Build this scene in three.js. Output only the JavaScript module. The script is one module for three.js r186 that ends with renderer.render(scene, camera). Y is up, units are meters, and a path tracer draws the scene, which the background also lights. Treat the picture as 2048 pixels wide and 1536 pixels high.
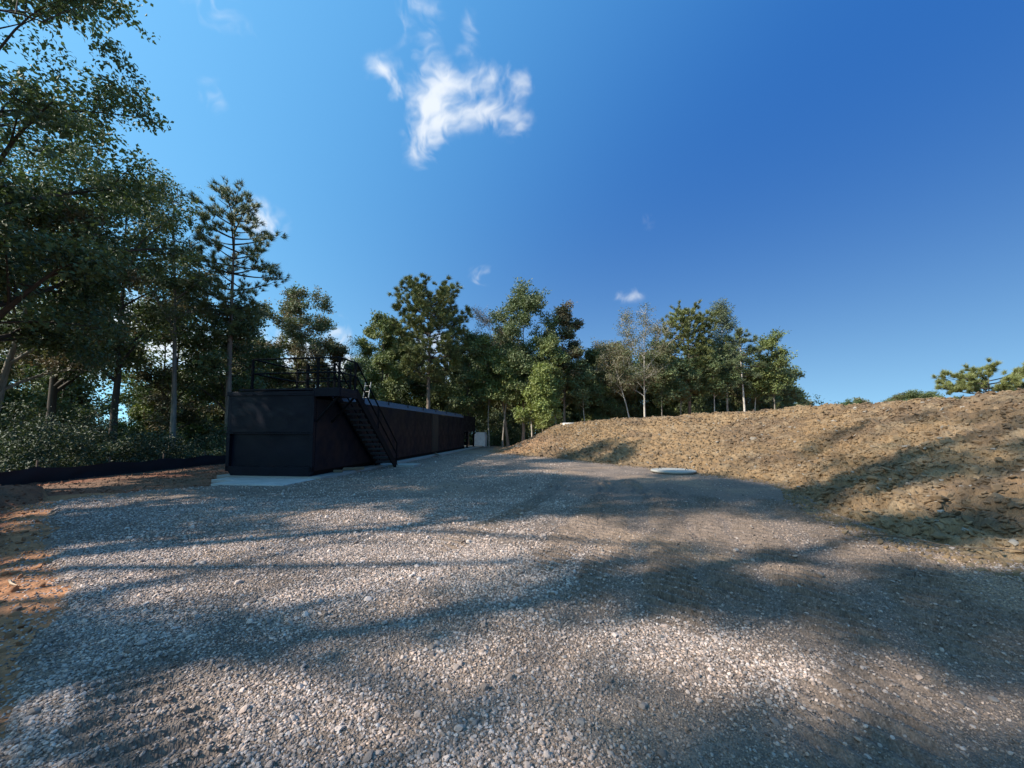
import * as THREE from 'three';
import { mergeGeometries } from 'three/addons/utils/BufferGeometryUtils.js';
import { RoundedBoxGeometry } from 'three/addons/geometries/RoundedBoxGeometry.js';

// ---------------------------------------------------------------- camera, sky, sun, exposure
const scene = new THREE.Scene();
const camera = new THREE.PerspectiveCamera(89.85, 4 / 3, 0.05, 1500);
camera.position.set(0, 1.6, 0);
camera.rotation.x = THREE.MathUtils.degToRad(4);
camera.setViewOffset(2048, 1536, 0, -40, 2048, 1536);
const renderer = new THREE.WebGLRenderer();
renderer.toneMapping = THREE.LinearToneMapping;
renderer.toneMappingExposure = 1.5;
renderer.shadowMap.enabled = true;

const SUN = new THREE.Vector3(-0.752, 0.592, 0.29).normalize();
const sun = new THREE.DirectionalLight(new THREE.Color(1, 0.94, 0.85), 5);
sun.position.copy(SUN).multiplyScalar(120);
sun.castShadow = true;
sun.shadow.radius = 1.25;
Object.assign(sun.shadow.camera, { left: -70, right: 70, top: 70, bottom: -70, near: 1, far: 300 });
sun.shadow.mapSize.set(4096, 4096);
scene.add(sun, sun.target);

// seeded random and noise
function rng(seed) { let a = seed >>> 0; return () => { a = (a + 0x6D2B79F5) | 0; let t = Math.imul(a ^ (a >>> 15), 1 | a); t = (t + Math.imul(t ^ (t >>> 7), 61 | t)) ^ t; return ((t ^ (t >>> 14)) >>> 0) / 4294967296; }; }
const clamp = (x, a = 0, b = 1) => Math.min(b, Math.max(a, x));
const sstep = (a, b, x) => { const t = clamp((x - a) / (b - a)); return t * t * (3 - 2 * t); };
const lerp = (a, b, t) => a + (b - a) * t;
function hash3(x, y, z) { let h = Math.imul(x, 374761393) ^ Math.imul(y, 668265263) ^ Math.imul(z, 2147483647 - 1640531); h = Math.imul(h ^ (h >>> 13), 1274126177); return ((h ^ (h >>> 16)) >>> 0) / 4294967296; }
function noise3(x, y, z) {
  const xi = Math.floor(x), yi = Math.floor(y), zi = Math.floor(z); let u = x - xi, v = y - yi, w = z - zi;
  u = u * u * (3 - 2 * u); v = v * v * (3 - 2 * v); w = w * w * (3 - 2 * w);
  const q = (a, b, c) => hash3(xi + a, yi + b, zi + c);
  return lerp(lerp(lerp(q(0, 0, 0), q(1, 0, 0), u), lerp(q(0, 1, 0), q(1, 1, 0), u), v), lerp(lerp(q(0, 0, 1), q(1, 0, 1), u), lerp(q(0, 1, 1), q(1, 1, 1), u), v), w);
}
const noise2 = (x, y, s = 0) => {
  const xi = Math.floor(x), yi = Math.floor(y); let u = x - xi, v = y - yi; u = u * u * (3 - 2 * u); v = v * v * (3 - 2 * v);
  return lerp(lerp(hash3(xi, yi, s), hash3(xi + 1, yi, s), u), lerp(hash3(xi, yi + 1, s), hash3(xi + 1, yi + 1, s), u), v);
};
function fbm2(x, y, o = 4, s = 0) { let a = 0.5, t = 0, n = 0; for (let i = 0; i < o; i++) { t += a * noise2(x, y, s + i); n += a; a *= 0.5; x = x * 2.03 + 17.1; y = y * 2.03 + 5.7; } return t / n; }
function fbm3(x, y, z, o = 4) { let a = 0.5, t = 0, n = 0; for (let i = 0; i < o; i++) { t += a * noise3(x, y, z); n += a; a *= 0.5; x = x * 2.03 + 1.7; y = y * 2.03 + 9.2; z = z * 2.03 + 4.4; } return t / n; }

// the sky: clear autumn air brighter toward the sun, one ragged cloud, a few wisps, low cumulus
{
  const W = 4096, H = 2048, px = new Float32Array(W * H * 4), D = Math.PI / 180;
  // clouds: [azimuth, elevation, width, height, strength] in degrees
  const puffs = [
    [-9.8, 41.6, 3.8, 2.4, 1.25], [-5.4, 42.2, 3.2, 2.0, 1.0], [-12.4, 40.4, 2.8, 2.6, 0.95], [-14.2, 36.4, 2.4, 2.6, 0.95], [0.4, 39.8, 2.6, 1.5, 0.85],
    [-10.2, 44.0, 2.2, 1.5, 0.9], [-20.0, 43.2, 2.0, 1.6, 1.0], [-17.4, 42.2, 2.6, 1.5, 0.95], [1.8, 44.0, 1.7, 2.4, 1.0], [-6.8, 47.2, 1.3, 2.0, 0.8],
    [-14.6, 47.6, 2.8, 2.4, 0.95], [-2.4, 44.6, 2.2, 1.2, 0.55], [-39.3, 42.0, 3.4, 1.7, 0.78], [-39.4, 35.3, 1.5, 1.7, 0.72],
    [-33.9, 25.3, 2.6, 1.7, 1.5], [-25.0, 13.7, 2.0, 1.8, 1.2], [-4.6, 22.4, 2.4, 1.2, 1.05], [17.4, 18.9, 2.2, 1.0, 1.0],
    [20.4, 28.0, 1.2, 1.0, 0.72], [22.6, 28.4, 0.8, 1.0, 0.35], [-37.0, 7.6, 7, 2.6, 1.3], [-12.2, 12.6, 4.5, 1.8, 1.0], [1.2, 7.6, 5, 2.2, 1.0], [-46, 12.6, 5, 2.4, 1.0], [-58, 8, 9, 3, 1.1], [-21, 8, 6, 2, 0.9], [-75, 15, 8, 3, 1.0], [-50, 9, 11, 3.2, 1.9], [-30, 9.5, 9, 2.6, 1.8], [-8, 8.5, 7, 2.2, 1.6], [-64, 14, 9, 3.4, 1.7], [12, 6, 6, 1.6, 1.2]];
  for (let j = 0; j < H; j++) {
    const el = ((j + 0.5) / H - 0.5) * Math.PI, se = Math.sin(el), ce = Math.cos(el), eld = el / D;
    for (let i = 0; i < W; i++) {
      const ph = ((i + 0.5) / W - 0.5) * 2 * Math.PI, dx = Math.cos(ph) * ce, dz = Math.sin(ph) * ce;
      const c = dx * SUN.x + se * SUN.y + dz * SUN.z;
      const cs = (c + 0.15 + Math.sqrt((c + 0.15) ** 2 + 0.02)) / 2 - 0.15, g6 = cs > 0 ? cs ** 6 : 0, gm = Math.acos(clamp(c, -1, 1)), au = Math.exp(-gm / 0.12) * 2.2 + Math.exp(-gm / 0.42) * 0.42;
      const w = Math.exp(-Math.max(el, 0) / 0.21) * (1 + 0.5 * Math.max(cs, 0));
      let r = 0.013 + 0.08 * cs + au + 0.26 * w, g = 0.112 + 0.285 * cs + au + 0.44 * w, b = 0.36 + 0.36 * cs + au * 0.95 + 0.4 * w;
      if (el > -0.02 && el < 1.1) {
        const az = Math.atan2(dx, -dz) / D; let m = 0;
        if (az > -90 && az < 30) {
          let best = 0;
          for (const [a, e, sw, sh, k] of puffs) { const u = (az - a) * ce / sw * 1.25, v = (eld - e) / sh; const q = u * u + v * v; if (q < 9) best += k * Math.exp(-q * 0.8); }
          if (best > 0.02) {
            const X = dx * 26, Y = se * 26, Z = dz * 26, wx = (fbm3(X * 0.5, Y * 0.5, Z * 0.5, 3) - 0.5) * 4;
            const f = fbm3(X + wx, Y * 1.1 + wx * 0.6, Z - wx * 0.4, 6), rd = 1 - Math.abs(2 * fbm3(X * 1.3 + wx * 1.5, Y * 0.9, Z * 1.3 + 7, 5) - 1);
            m = sstep(0.3, 2.3, best * (0.35 + 1.1 * f) + (f - 0.5) * 1.7 * Math.min(1, best * 1.5) + (rd - 0.75) * 0.9 * Math.min(1, best * 2));
          }
        }
        const cw = 0.92 * m; r = lerp(r, 0.57 + 0.18 * Math.max(cs, 0), cw); g = lerp(g, 0.61 + 0.17 * Math.max(cs, 0), cw); b = lerp(b, 0.66 + 0.16 * Math.max(cs, 0), cw);
      }
      const k = (j * W + i) * 4; px[k] = Math.max(r, 0.01); px[k + 1] = g; px[k + 2] = b; px[k + 3] = 1;
    }
  }
  const sky = new THREE.DataTexture(px, W, H, THREE.RGBAFormat, THREE.FloatType);
  sky.mapping = THREE.EquirectangularReflectionMapping; sky.magFilter = sky.minFilter = THREE.LinearFilter; sky.needsUpdate = true;
  scene.background = sky; scene.environment = sky;
}

// ---------------------------------------------------------------- helpers
const taken = {};
function numbered(n) { if (!(n in taken)) { taken[n] = 0; return n; } taken[n]++; return n + '_' + String(taken[n]).padStart(3, '0'); }
function tag(o, label, category, group, kind) { if (label) o.userData.label = label; if (category) o.userData.category = category; if (group) o.userData.group = group; if (kind) o.userData.kind = kind; return o; }
function base(name, x, y, z, turn = 0) { const o = new THREE.Group(); o.name = numbered(name); o.position.set(x, y, z); o.rotation.y = turn; scene.add(o); return o; }
function part(name, geo, mat, parent) { const m = new THREE.Mesh(geo, mat); m.name = parent === scene ? numbered(name) : name; m.castShadow = m.receiveShadow = true; parent.add(m); return m; }
const box = (w, h, d, x = 0, y = 0, z = 0, r = 0) => { const g = r ? new RoundedBoxGeometry(w, h, d, 1, r) : new THREE.BoxGeometry(w, h, d); g.translate(x, y, z); return g; };
function bar(a, b, r, sides = 8) { // round bar from a to b
  const A = new THREE.Vector3(...a), B = new THREE.Vector3(...b), L = A.distanceTo(B), g = new THREE.CylinderGeometry(r, r, L, sides);
  g.applyQuaternion(new THREE.Quaternion().setFromUnitVectors(new THREE.Vector3(0, 1, 0), B.clone().sub(A).normalize())); g.translate((A.x + B.x) / 2, (A.y + B.y) / 2, (A.z + B.z) / 2); return g;
}
const merge = (list) => mergeGeometries(list.map((g) => { const q = g.index ? g.toNonIndexed() : g; return q; }));
function noiseTex(size, fn, srgb) { const a = new Uint8Array(size * size * 4); for (let j = 0; j < size; j++) for (let i = 0; i < size; i++) { const c = fn(i / size, j / size, i, j); const k = (j * size + i) * 4; for (let q = 0; q < 3; q++) a[k + q] = clamp(Array.isArray(c) ? c[q] : c) * 255; a[k + 3] = 255; } const t = new THREE.DataTexture(a, size, size); t.wrapS = t.wrapT = THREE.RepeatWrapping; t.magFilter = THREE.LinearFilter; t.minFilter = THREE.LinearMipmapLinearFilter; t.generateMipmaps = true; if (srgb) t.colorSpace = THREE.SRGBColorSpace; t.needsUpdate = true; return t; }
// tileable fbm
function tfbm(u, v, p, o, s) { let a = 0.5, t = 0, n = 0; for (let i = 0; i < o; i++) { const x = u * p, y = v * p, xi = Math.floor(x), yi = Math.floor(y); let fx = x - xi, fy = y - yi; fx = fx * fx * (3 - 2 * fx); fy = fy * fy * (3 - 2 * fy); const q = (A, B) => hash3((xi + A) % p, (yi + B) % p, s + i); t += a * lerp(lerp(q(0, 0), q(1, 0), fx), lerp(q(0, 1), q(1, 1), fx), fy); n += a; a *= 0.55; p *= 2; } return t / n; }
function axis(lo, hi, f0, f1, fine, grow) { const a = []; for (let x = f0; x <= f1 + 1e-6; x += fine) a.push(x); let s = fine; while (a[a.length - 1] < hi) { s *= grow; a.push(Math.min(hi, a[a.length - 1] + s)); } s = fine; while (a[0] > lo) { s *= grow; a.unshift(Math.max(lo, a[0] - s)); } return a; }
// a height sheet on uneven grid lines: x right, d depth away from the gate (z = -d)
function sheet(xs, ds, hf, cf, uvs, keep) {
  const nx = xs.length, nd = ds.length, pos = new Float32Array(nx * nd * 3), col = new Float32Array(nx * nd * 3), uv = new Float32Array(nx * nd * 2), ok = new Uint8Array(nx * nd), idx = []; let k = 0;
  for (let j = 0; j < nd; j++) for (let i = 0; i < nx; i++, k++) { const x = xs[i], d = ds[j], h = hf(x, d); pos[k * 3] = x; pos[k * 3 + 1] = h; pos[k * 3 + 2] = -d; const c = cf(x, d, h); col[k * 3] = c[0]; col[k * 3 + 1] = c[1]; col[k * 3 + 2] = c[2]; uv[k * 2] = x * uvs; uv[k * 2 + 1] = d * uvs; ok[k] = keep ? keep(x, d) : 1; }
  for (let j = 0; j < nd - 1; j++) for (let i = 0; i < nx - 1; i++) { const a = j * nx + i, b = a + 1, c = a + nx, e = c + 1; if (!(ok[a] || ok[b] || ok[c] || ok[e])) continue; idx.push(a, b, e, a, e, c); }
  const g = new THREE.BufferGeometry(); g.setAttribute('position', new THREE.BufferAttribute(pos, 3)); g.setAttribute('color', new THREE.BufferAttribute(col, 3)); g.setAttribute('uv', new THREE.BufferAttribute(uv, 2)); g.setIndex(idx); g.computeVertexNormals(); return g;
}
const mix3 = (a, b, t) => [lerp(a[0], b[0], t), lerp(a[1], b[1], t), lerp(a[2], b[2], t)];

// ---------------------------------------------------------------- ground
const PAD = [[-1.1, 0.2], [-2.25, 1.95], [-2.72, 2.3], [-3.52, 3.0], [-5.04, 4.42], [-6.0, 5.32], [-8.2, 7.0], [-10.1, 8.5], [-10.35, 9.4], [-9.6, 10.3], [-8.6, 11.1], [-8.3, 13], [-6, 31], [-3.6, 41], [-1.6, 41], [-1.7, 33], [-0.5, 27.4], [3.5, 21], [6, 16.2], [7.7, 13.6], [8.2, 11.3], [6.7, 8.5], [5.8, 6], [6.1, 4.8], [7.2, 2.4], [8.5, 0.2]];
function padSd(x, d) { // positive inside
  let m = 1e9, inside = false; const n = PAD.length;
  for (let i = 0, j = n - 1; i < n; j = i++) { const [ax, ad] = PAD[i], [bx, bd] = PAD[j], ex = bx - ax, ed = bd - ad, t = clamp(((x - ax) * ex + (d - ad) * ed) / (ex * ex + ed * ed)), qx = x - ax - ex * t, qd = d - ad - ed * t; m = Math.min(m, qx * qx + qd * qd); if ((ad > d) !== (bd > d) && x < ((bx - ax) * (d - ad)) / (bd - ad) + ax) inside = !inside; }
  return Math.sqrt(m) * (inside ? 1 : -1);
}
const LE = [[-1.0, 0.2], [-2.72, 2.3], [-5.04, 4.42], [-10.3, 8.6]];
function leftOf(x, d) { // distance to the left of the pad's left edge
  let m = 1e9, sg = 1; for (let i = 0; i < LE.length - 1; i++) { const [ax, ad] = LE[i], [bx, bd] = LE[i + 1], ex = bx - ax, ed = bd - ad, t = clamp(((x - ax) * ex + (d - ad) * ed) / (ex * ex + ed * ed)), qx = x - ax - ex * t, qd = d - ad - ed * t, q = Math.hypot(qx, qd); if (q < m) { m = q; sg = ex * (d - ad) - ed * (x - ax) > 0 ? 1 : -1; } } return m * sg;
}
function soilH(x, d) {
  let h = 0.05 * (fbm2(x * 0.35, d * 0.35, 3, 3) - 0.5) - 0.01;
  if (x < 2 && d < 14 && d > -4) { const l = leftOf(x, d), e = 1 - sstep(7.6, 11.5, d); const j = (fbm2(x * 1.3, d * 1.3, 3, 8) - 0.5) * 0.35; h += e * (0.5 * sstep(0.5, 1.5, l + j) * (1 - 0.5 * sstep(2.4, 5, l)) - 0.05 * Math.exp(-(((l + j * 0.6 - 0.5) / 0.1) ** 2))); if (l > 0.1) h += (fbm2(x * 5, d * 5, 4, 12) - 0.5) * 0.09 * (0.3 + sstep(0.45, 0.9, l)); }
  if (d > 8 && d < 22 && x < -8) h += (fbm2(x * 2.4, d * 2.4, 4, 30) - 0.5) * 0.06;
  if (d > 24 && d < 42 && x > -4 && x < 4) h += 0.22 * Math.exp(-(((x + 0.1) / 1.1) ** 2) - (((d - 36.5) / 1.3) ** 2)) * (0.6 + 0.8 * fbm2(x * 2, d * 2, 3, 40));
  if (x > -11 && x < 9 && d > 0 && d < 42) h -= 0.09 * sstep(0.15, 0.7, padSd(x, d));
  h -= 5 * sstep(15.6, 42, -x) + 0.02 * Math.max(0, d - 60);
  h += 1.1 * sstep(14, 20, x) * sstep(-6, 6, d);
  return h;
}
const tracks = [ // crawler tracks: [points, width, depth of the cleat marks]
  [[[1.2, 2.9], [1.7, 4.2], [2.5, 6.2], [3.3, 9], [3.6, 13]], 0.55, 0.068], [[[2.3, 2.6], [2.9, 3.8], [3.9, 6.5], [4.7, 10]], 0.6, 0.075], [[[3.0, 2.5], [4.0, 3.9], [4.9, 6.2], [5.9, 9.4]], 0.6, 0.078],
  [[[-3.0, 3.0], [-2.0, 2.2], [-0.9, 1.4]], 0.6, 0.03], [[[-1.2, 4.8], [-0.1, 7.0], [1.0, 10], [1.8, 14]], 0.5, 0.04], [[[0.2, 4.2], [1.2, 6.6], [2.4, 10], [2.9, 13]], 0.55, 0.06], [[[3.4, 1.5], [4.9, 3.0], [5.3, 4.3]], 0.6, 0.06],
  [[[0.5, 3.1], [1.2, 4.9], [1.9, 7.4], [2.7, 11]], 0.5, 0.055], [[[1.9, 3.3], [2.7, 5.0], [3.5, 7.4], [4.2, 11]], 0.5, 0.068], [[[3.7, 2.6], [4.6, 4.4], [5.3, 6.6]], 0.55, 0.075], [[[1.1, 1.3], [2.0, 2.3], [3.1, 3.2]], 0.6, 0.026]];
const trackSegs = tracks.map(([pts, w, amp]) => { let s = 0; const segs = []; for (let i = 0; i < pts.length - 1; i++) { const [ax, ad] = pts[i], [bx, bd] = pts[i + 1], L = Math.hypot(bx - ax, bd - ad); segs.push([ax, ad, (bx - ax) / L, (bd - ad) / L, L, s]); s += L; } return [segs, w, amp, s]; });
let rolled = 0; // how far the last point asked for lies inside a track, 0..1
function ridge(x, d) {
  let out = 0; rolled = 0;
  if (d > 15 || d < 0.8) return 0;
  trackSegs.forEach(([segs, w, amp, total], ti) => { for (const [ax, ad, ux, ud, L, s0] of segs) {
    const rx = x - ax, rd = d - ad, t = rx * ux + rd * ud; if (t < -0.05 || t > L + 0.05) continue; const lat = rx * ud - rd * ux; if (Math.abs(lat) > w * 0.62) continue;
    const along = s0 + t, fade = (1 - sstep(w * 0.3, w * 0.58, Math.abs(lat) + 0.2 * (fbm2(x * 4, d * 4, 2, ti) - 0.5))) * sstep(0, 0.9, along) * sstep(0, 1.2, total - along) * (0.55 + 0.45 * sstep(0.32, 0.52, fbm2(x * 1.7, d * 1.7, 3, 140 + ti))), wear = 0.6 + 0.4 * sstep(0.3, 0.58, fbm2(x * 0.9, d * 0.9, 3, 70 + ti)), ph = (s0 + t + 0.05 * (noise2(x * 3, d * 3, 9 + ti) - 0.5) + lat * 0.3) / 0.155, f = ph - Math.floor(ph), bar = sstep(0.04, 0.2, f) * (1 - sstep(0.54, 0.72, f));
    if (fade > rolled) { rolled = fade; out = fade * (wear * amp * 1.5 * (bar - 0.5) * (0.7 + 0.6 * noise2(x * 7, d * 7, 33)) - 0.006); } } });
  return out;
}
// loose stone cover: 1 where the gravel lies thick, near 0 where the fines are rolled smooth
function stoneCover(x, d) {
  let c = 0.1 + 0.9 * (1 - sstep(-1.2, 1.4, x - 0.12 * d + (fbm2(x * 0.8, d * 0.8, 3, 90) - 0.5) * 2.4));
  const patch = (px, pd, rx, rd, k) => { c = Math.max(c, k * Math.exp(-(((x - px) / rx) ** 2) - (((d - pd) / rd) ** 2))); };
  patch(0.9, 3.0, 0.9, 0.45, 1); patch(1.9, 2.55, 0.9, 0.3, 0.75); patch(4.9, 5.6, 0.9, 0.5, 0.8); patch(5.6, 4.3, 1.0, 0.35, 0.8); patch(-0.4, 2.0, 0.8, 0.5, 1);
  c *= 0.45 + 0.75 * sstep(0.3, 0.62, fbm2(x * 1.1, d * 1.1, 4, 95));
  ridge(x, d); c *= 1 - 0.7 * rolled;
  return c;
}
function padH(x, d, sd) {
  if (sd === undefined) sd = padSd(x, d);
  const s = sd + (fbm2(x * 1.6, d * 1.6, 3, 20) - 0.5) * 0.5;
  return 0.045 + 0.05 * (fbm2(x * 0.5, d * 0.5, 3, 21) - 0.5) + ridge(x, d) + (d < 12 ? 0.014 * (fbm2(x * 9, d * 9, 3, 23) - 0.5) : 0) - 0.3 * sstep(0.12, -0.5, s);
}
const grit = noiseTex(1024, (u, v) => { const f = tfbm(u, v, 24, 5, 1), s = tfbm(u, v, 160, 2, 9); let g = 0.66 + (f - 0.5) * 0.5 + (s - 0.5) * 0.55; if (s > 0.66) g += (s - 0.66) * 1.6; return [g, g * 0.985, g * 0.965]; });
const gritBump = noiseTex(1024, (u, v) => 0.5 + (tfbm(u, v, 32, 5, 3) - 0.5) * 0.7 + (tfbm(u, v, 150, 2, 11) - 0.5) * 0.5);
const dirtMap = noiseTex(1024, (u, v) => { const f = tfbm(u, v, 10, 6, 5), s = tfbm(u, v, 90, 3, 19); const g = 0.68 + (f - 0.5) * 0.55 + (s - 0.5) * 0.4; return [g, g * 0.97, g * 0.93]; });
const dirtBump = noiseTex(1024, (u, v) => { const f = tfbm(u, v, 14, 6, 7); return f * 0.7 + 0.3 * tfbm(u, v, 60, 4, 27); });
const soilMat = new THREE.MeshStandardMaterial({ vertexColors: true, map: dirtMap, bumpMap: dirtBump, bumpScale: 0.05, roughness: 0.97 });
const padMat = new THREE.MeshStandardMaterial({ vertexColors: true, map: grit, bumpMap: gritBump, bumpScale: 0.02, roughness: 0.95 });
const bermMat = new THREE.MeshStandardMaterial({ vertexColors: true, map: dirtMap, bumpMap: dirtBump, bumpScale: 0.06, roughness: 0.98 });

function soilCol(x, d) {
  const n = fbm2(x * 0.7, d * 0.7, 4, 50), m = fbm2(x * 2.2, d * 2.2, 3, 55), red = [0.26, 0.1, 0.05], sand = [0.42, 0.195, 0.088], floor = [0.1, 0.075, 0.045], brown = [0.2, 0.11, 0.062];
  let c = mix3(red, brown, sstep(0.35, 0.65, n)); const l = leftOf(x, d);
  if (x < 2 && d < 11 && l > -1.5) c = mix3(c, sand, (1 - sstep(0.4, 0.62, l + (m - 0.5) * 0.5)) * 0.9);
  if (x > -6 && x < 6 && d > 20 && d < 42) c = mix3(c, [0.46, 0.24, 0.13], 0.85);
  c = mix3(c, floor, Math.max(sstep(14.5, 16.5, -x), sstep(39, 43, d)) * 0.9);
  if (d > 60) c = mix3(c, [0.1, 0.13, 0.05], 0.6);
  return c.map((q) => q * (0.8 + 0.5 * m) * 1.3);
}
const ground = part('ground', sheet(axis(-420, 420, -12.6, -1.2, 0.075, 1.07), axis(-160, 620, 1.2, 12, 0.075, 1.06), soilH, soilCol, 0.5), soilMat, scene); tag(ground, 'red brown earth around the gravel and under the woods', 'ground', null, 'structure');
function padCol(x, d) {
  const n = fbm2(x * 0.55, d * 0.55, 4, 60), m = fbm2(x * 1.7, d * 1.7, 3, 64), gray = [0.275, 0.204, 0.155], tan = [0.36, 0.245, 0.16], dark = [0.215, 0.158, 0.12];
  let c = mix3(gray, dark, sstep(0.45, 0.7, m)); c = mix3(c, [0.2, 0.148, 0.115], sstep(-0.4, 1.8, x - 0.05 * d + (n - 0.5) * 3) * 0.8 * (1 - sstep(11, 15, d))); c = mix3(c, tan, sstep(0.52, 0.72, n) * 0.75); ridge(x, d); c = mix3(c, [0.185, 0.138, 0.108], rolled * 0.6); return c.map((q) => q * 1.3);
}
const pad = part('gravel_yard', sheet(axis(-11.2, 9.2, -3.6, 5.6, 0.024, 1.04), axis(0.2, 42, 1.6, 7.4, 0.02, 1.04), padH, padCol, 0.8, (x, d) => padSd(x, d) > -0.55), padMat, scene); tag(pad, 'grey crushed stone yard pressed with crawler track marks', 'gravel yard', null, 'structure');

// ---------------------------------------------------------------- earth berm
const BP = [[7.4, -3, 14.8, -3, 2.6], [6.5, 2.0, 14.4, 2.5, 2.6], [5.7, 4.4, 14.15, 6.5, 2.6], [5.3, 6.0, 13.9, 10.2, 2.6], [6.25, 8.5, 13.6, 13, 2.6], [7.75, 11.3, 13.3, 16, 2.6], [7.3, 13.4, 12.9, 19.4, 2.58], [5.75, 16, 11.2, 22.2, 2.52], [3.4, 20.7, 8.0, 25, 2.4], [1.3, 24, 6, 26.8, 2.25], [-0.7, 27, 3.9, 28.4, 2.02], [-1.4, 30, 2.4, 31, 1.2], [-1.2, 33, 0.8, 34, 0.35]];
const toeC = new THREE.CatmullRomCurve3(BP.map((p) => new THREE.Vector3(p[0], 0, p[1]))), creC = new THREE.CatmullRomCurve3(BP.map((p) => new THREE.Vector3(p[2], p[4], p[3])));
function bermPoint(u, v, out) { // u along, v 0 toe .. 1 crest .. 1.6 back
  const a = toeC.getPoint(u), b = creC.getPoint(u), tx = b.x - a.x, td = b.z - a.z;
  let x, y, d;
  if (v <= 1) { const s = v; x = a.x + tx * s; d = a.z + td * s; y = -0.12 + (b.y + 0.12) * (s < 0.88 ? s * 1.05 - 0.05 * (s / 0.88) * 0.2 : 0.9152 + 0.0848 * (1 - ((1 - s) / 0.12) ** 2) * 1 + 0) + 0; y -= 0.1 * Math.sin(Math.PI * s) * (1 - s); }
  else { const L = Math.hypot(tx, td), q = (v - 1) / 0.6; x = b.x + tx / L * q * 9; d = b.z + td / L * q * 9; y = b.y - (b.y + 0.3 - 1.0 * sstep(10, 16, x)) * sstep(0.25, 1, q); }
  return out.set(x, y, -d);
}
function bermRough(x, y, d) {
  const big = fbm2(x * 0.6, d * 0.6, 3, 100) - 0.5, a = fbm3(x * 3.2, y * 5.2, d * 3.2, 3), b = fbm3(x * 8, y * 12, d * 8, 3), row = Math.sin((y * 26 + 3.2 * fbm2(x * 1.2, d * 1.2, 3, 105) * 4));
  const mound = 1 - Math.abs(2 * a - 1);
  return big * 0.2 + (mound - 0.7) * 0.27 + (b - 0.5) * 0.19 + row * 0.022;
}
const bermTmp = new THREE.Vector3(), bt2 = new THREE.Vector3(), bt3 = new THREE.Vector3();
function bermNormal(u, v, out) { bermPoint(u, v, bermTmp); bermPoint(Math.min(1, u + 0.002), v, bt2); bermPoint(u, v + 0.01, bt3); bt2.sub(bermTmp); bt3.sub(bermTmp); out.crossVectors(bt2, bt3).normalize(); if (out.y < 0) out.negate(); return out; }
function bermCol(x, y, d) { const n = fbm2(x * 0.5 + y, d * 0.5, 4, 110), m = fbm3(x * 2.4, y * 3, d * 2.4, 3); let c = mix3([0.262, 0.17, 0.088], [0.178, 0.116, 0.066], sstep(0.38, 0.66, n)); c = mix3(c, [0.27, 0.195, 0.118], sstep(0.52, 0.7, m) * 0.6); if (d > 24) c = mix3(c, [0.42, 0.24, 0.13], sstep(24, 28, d) * 0.6 * (1 - sstep(0.6, 1.4, y))); return c.map((q) => q * 1.3 * (0.85 + 0.3 * m)); }
{
  const NU = 560, NV = 168, pos = [], col = [], uv = [], idx = [], p = new THREE.Vector3(), n = new THREE.Vector3();
  for (let j = 0; j <= NV; j++) { const v = j < 152 ? j / 152 : 1 + (j - 152) / 16 * 0.6; for (let i = 0; i <= NU; i++) { const u = i / NU; bermPoint(u, v, p); bermNormal(u, Math.min(v, 1.58), n); const r = bermRough(p.x, p.y, -p.z) * sstep(-0.02, 0.08, v); const x = p.x + n.x * r, y = p.y + n.y * r, z = p.z + n.z * r; pos.push(x, y, z); col.push(...bermCol(p.x, p.y, -p.z)); uv.push(i * 0.055 * 0.6 * 1.4, v * 9 * 0.6); } }
  for (let j = 0; j < NV; j++) for (let i = 0; i < NU; i++) { const a = j * (NU + 1) + i, b = a + 1, c = a + NU + 1, e = c + 1; idx.push(a, c, e, a, e, b); }
  const g = new THREE.BufferGeometry(); g.setAttribute('position', new THREE.Float32BufferAttribute(pos, 3)); g.setAttribute('color', new THREE.Float32BufferAttribute(col, 3)); g.setAttribute('uv', new THREE.Float32BufferAttribute(uv, 2)); g.setIndex(idx); g.computeVertexNormals();
  tag(part('earth_embankment', g, bermMat, scene), 'long sloping bank of freshly spread tan clods right of the yard', 'embankment', null, 'structure');
}

// ---------------------------------------------------------------- loose stones and clods
function rock(seed, detail, flat) { const r = rng(seed), g = new THREE.IcosahedronGeometry(1, detail), p = g.attributes.position, k = [r() * 9, r() * 9, r() * 9]; const cuts = Array.from({ length: 5 }, () => [new THREE.Vector3(r() - 0.5, r() - 0.5, r() - 0.5).normalize(), 0.5 + r() * 0.35]), v = new THREE.Vector3(); for (let i = 0; i < p.count; i++) { v.fromBufferAttribute(p, i); const s = 0.8 + 0.4 * noise3(v.x * 1.6 + k[0], v.y * 1.6 + k[1], v.z * 1.6 + k[2]); v.multiplyScalar(s); for (const [n, q] of cuts) { const t = v.dot(n); if (t > q) v.addScaledVector(n, q - t); } v.y *= flat; p.setXYZ(i, v.x, v.y, v.z); } g.deleteAttribute('uv'); g.computeVertexNormals(); return g; }
const M4 = new THREE.Matrix4(), Q = new THREE.Quaternion(), EU = new THREE.Euler(), V = new THREE.Vector3(), SC = new THREE.Vector3(), CO = new THREE.Color();
function instanced(name, geo, mat, list, parent) { // list: [x,y,z, ex,ey,ez, sx,sy,sz, r,g,b]
  const m = new THREE.InstancedMesh(geo, mat, list.length); m.name = parent === scene ? numbered(name) : name; m.castShadow = m.receiveShadow = true; m.userData.kind = 'stuff';
  list.forEach((q, i) => { if (q.quat) Q.copy(q.quat); else Q.setFromEuler(EU.set(q[3], q[4], q[5])); M4.compose(V.set(q[0], q[1], q[2]), Q, SC.set(q[6], q[7], q[8])); m.setMatrixAt(i, M4); m.setColorAt(i, CO.setRGB(q[9], q[10], q[11])); });
  parent.add(m); return m;
}
const stoneMat = new THREE.MeshStandardMaterial({ color: 0xffffff, roughness: 0.88 });
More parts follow.
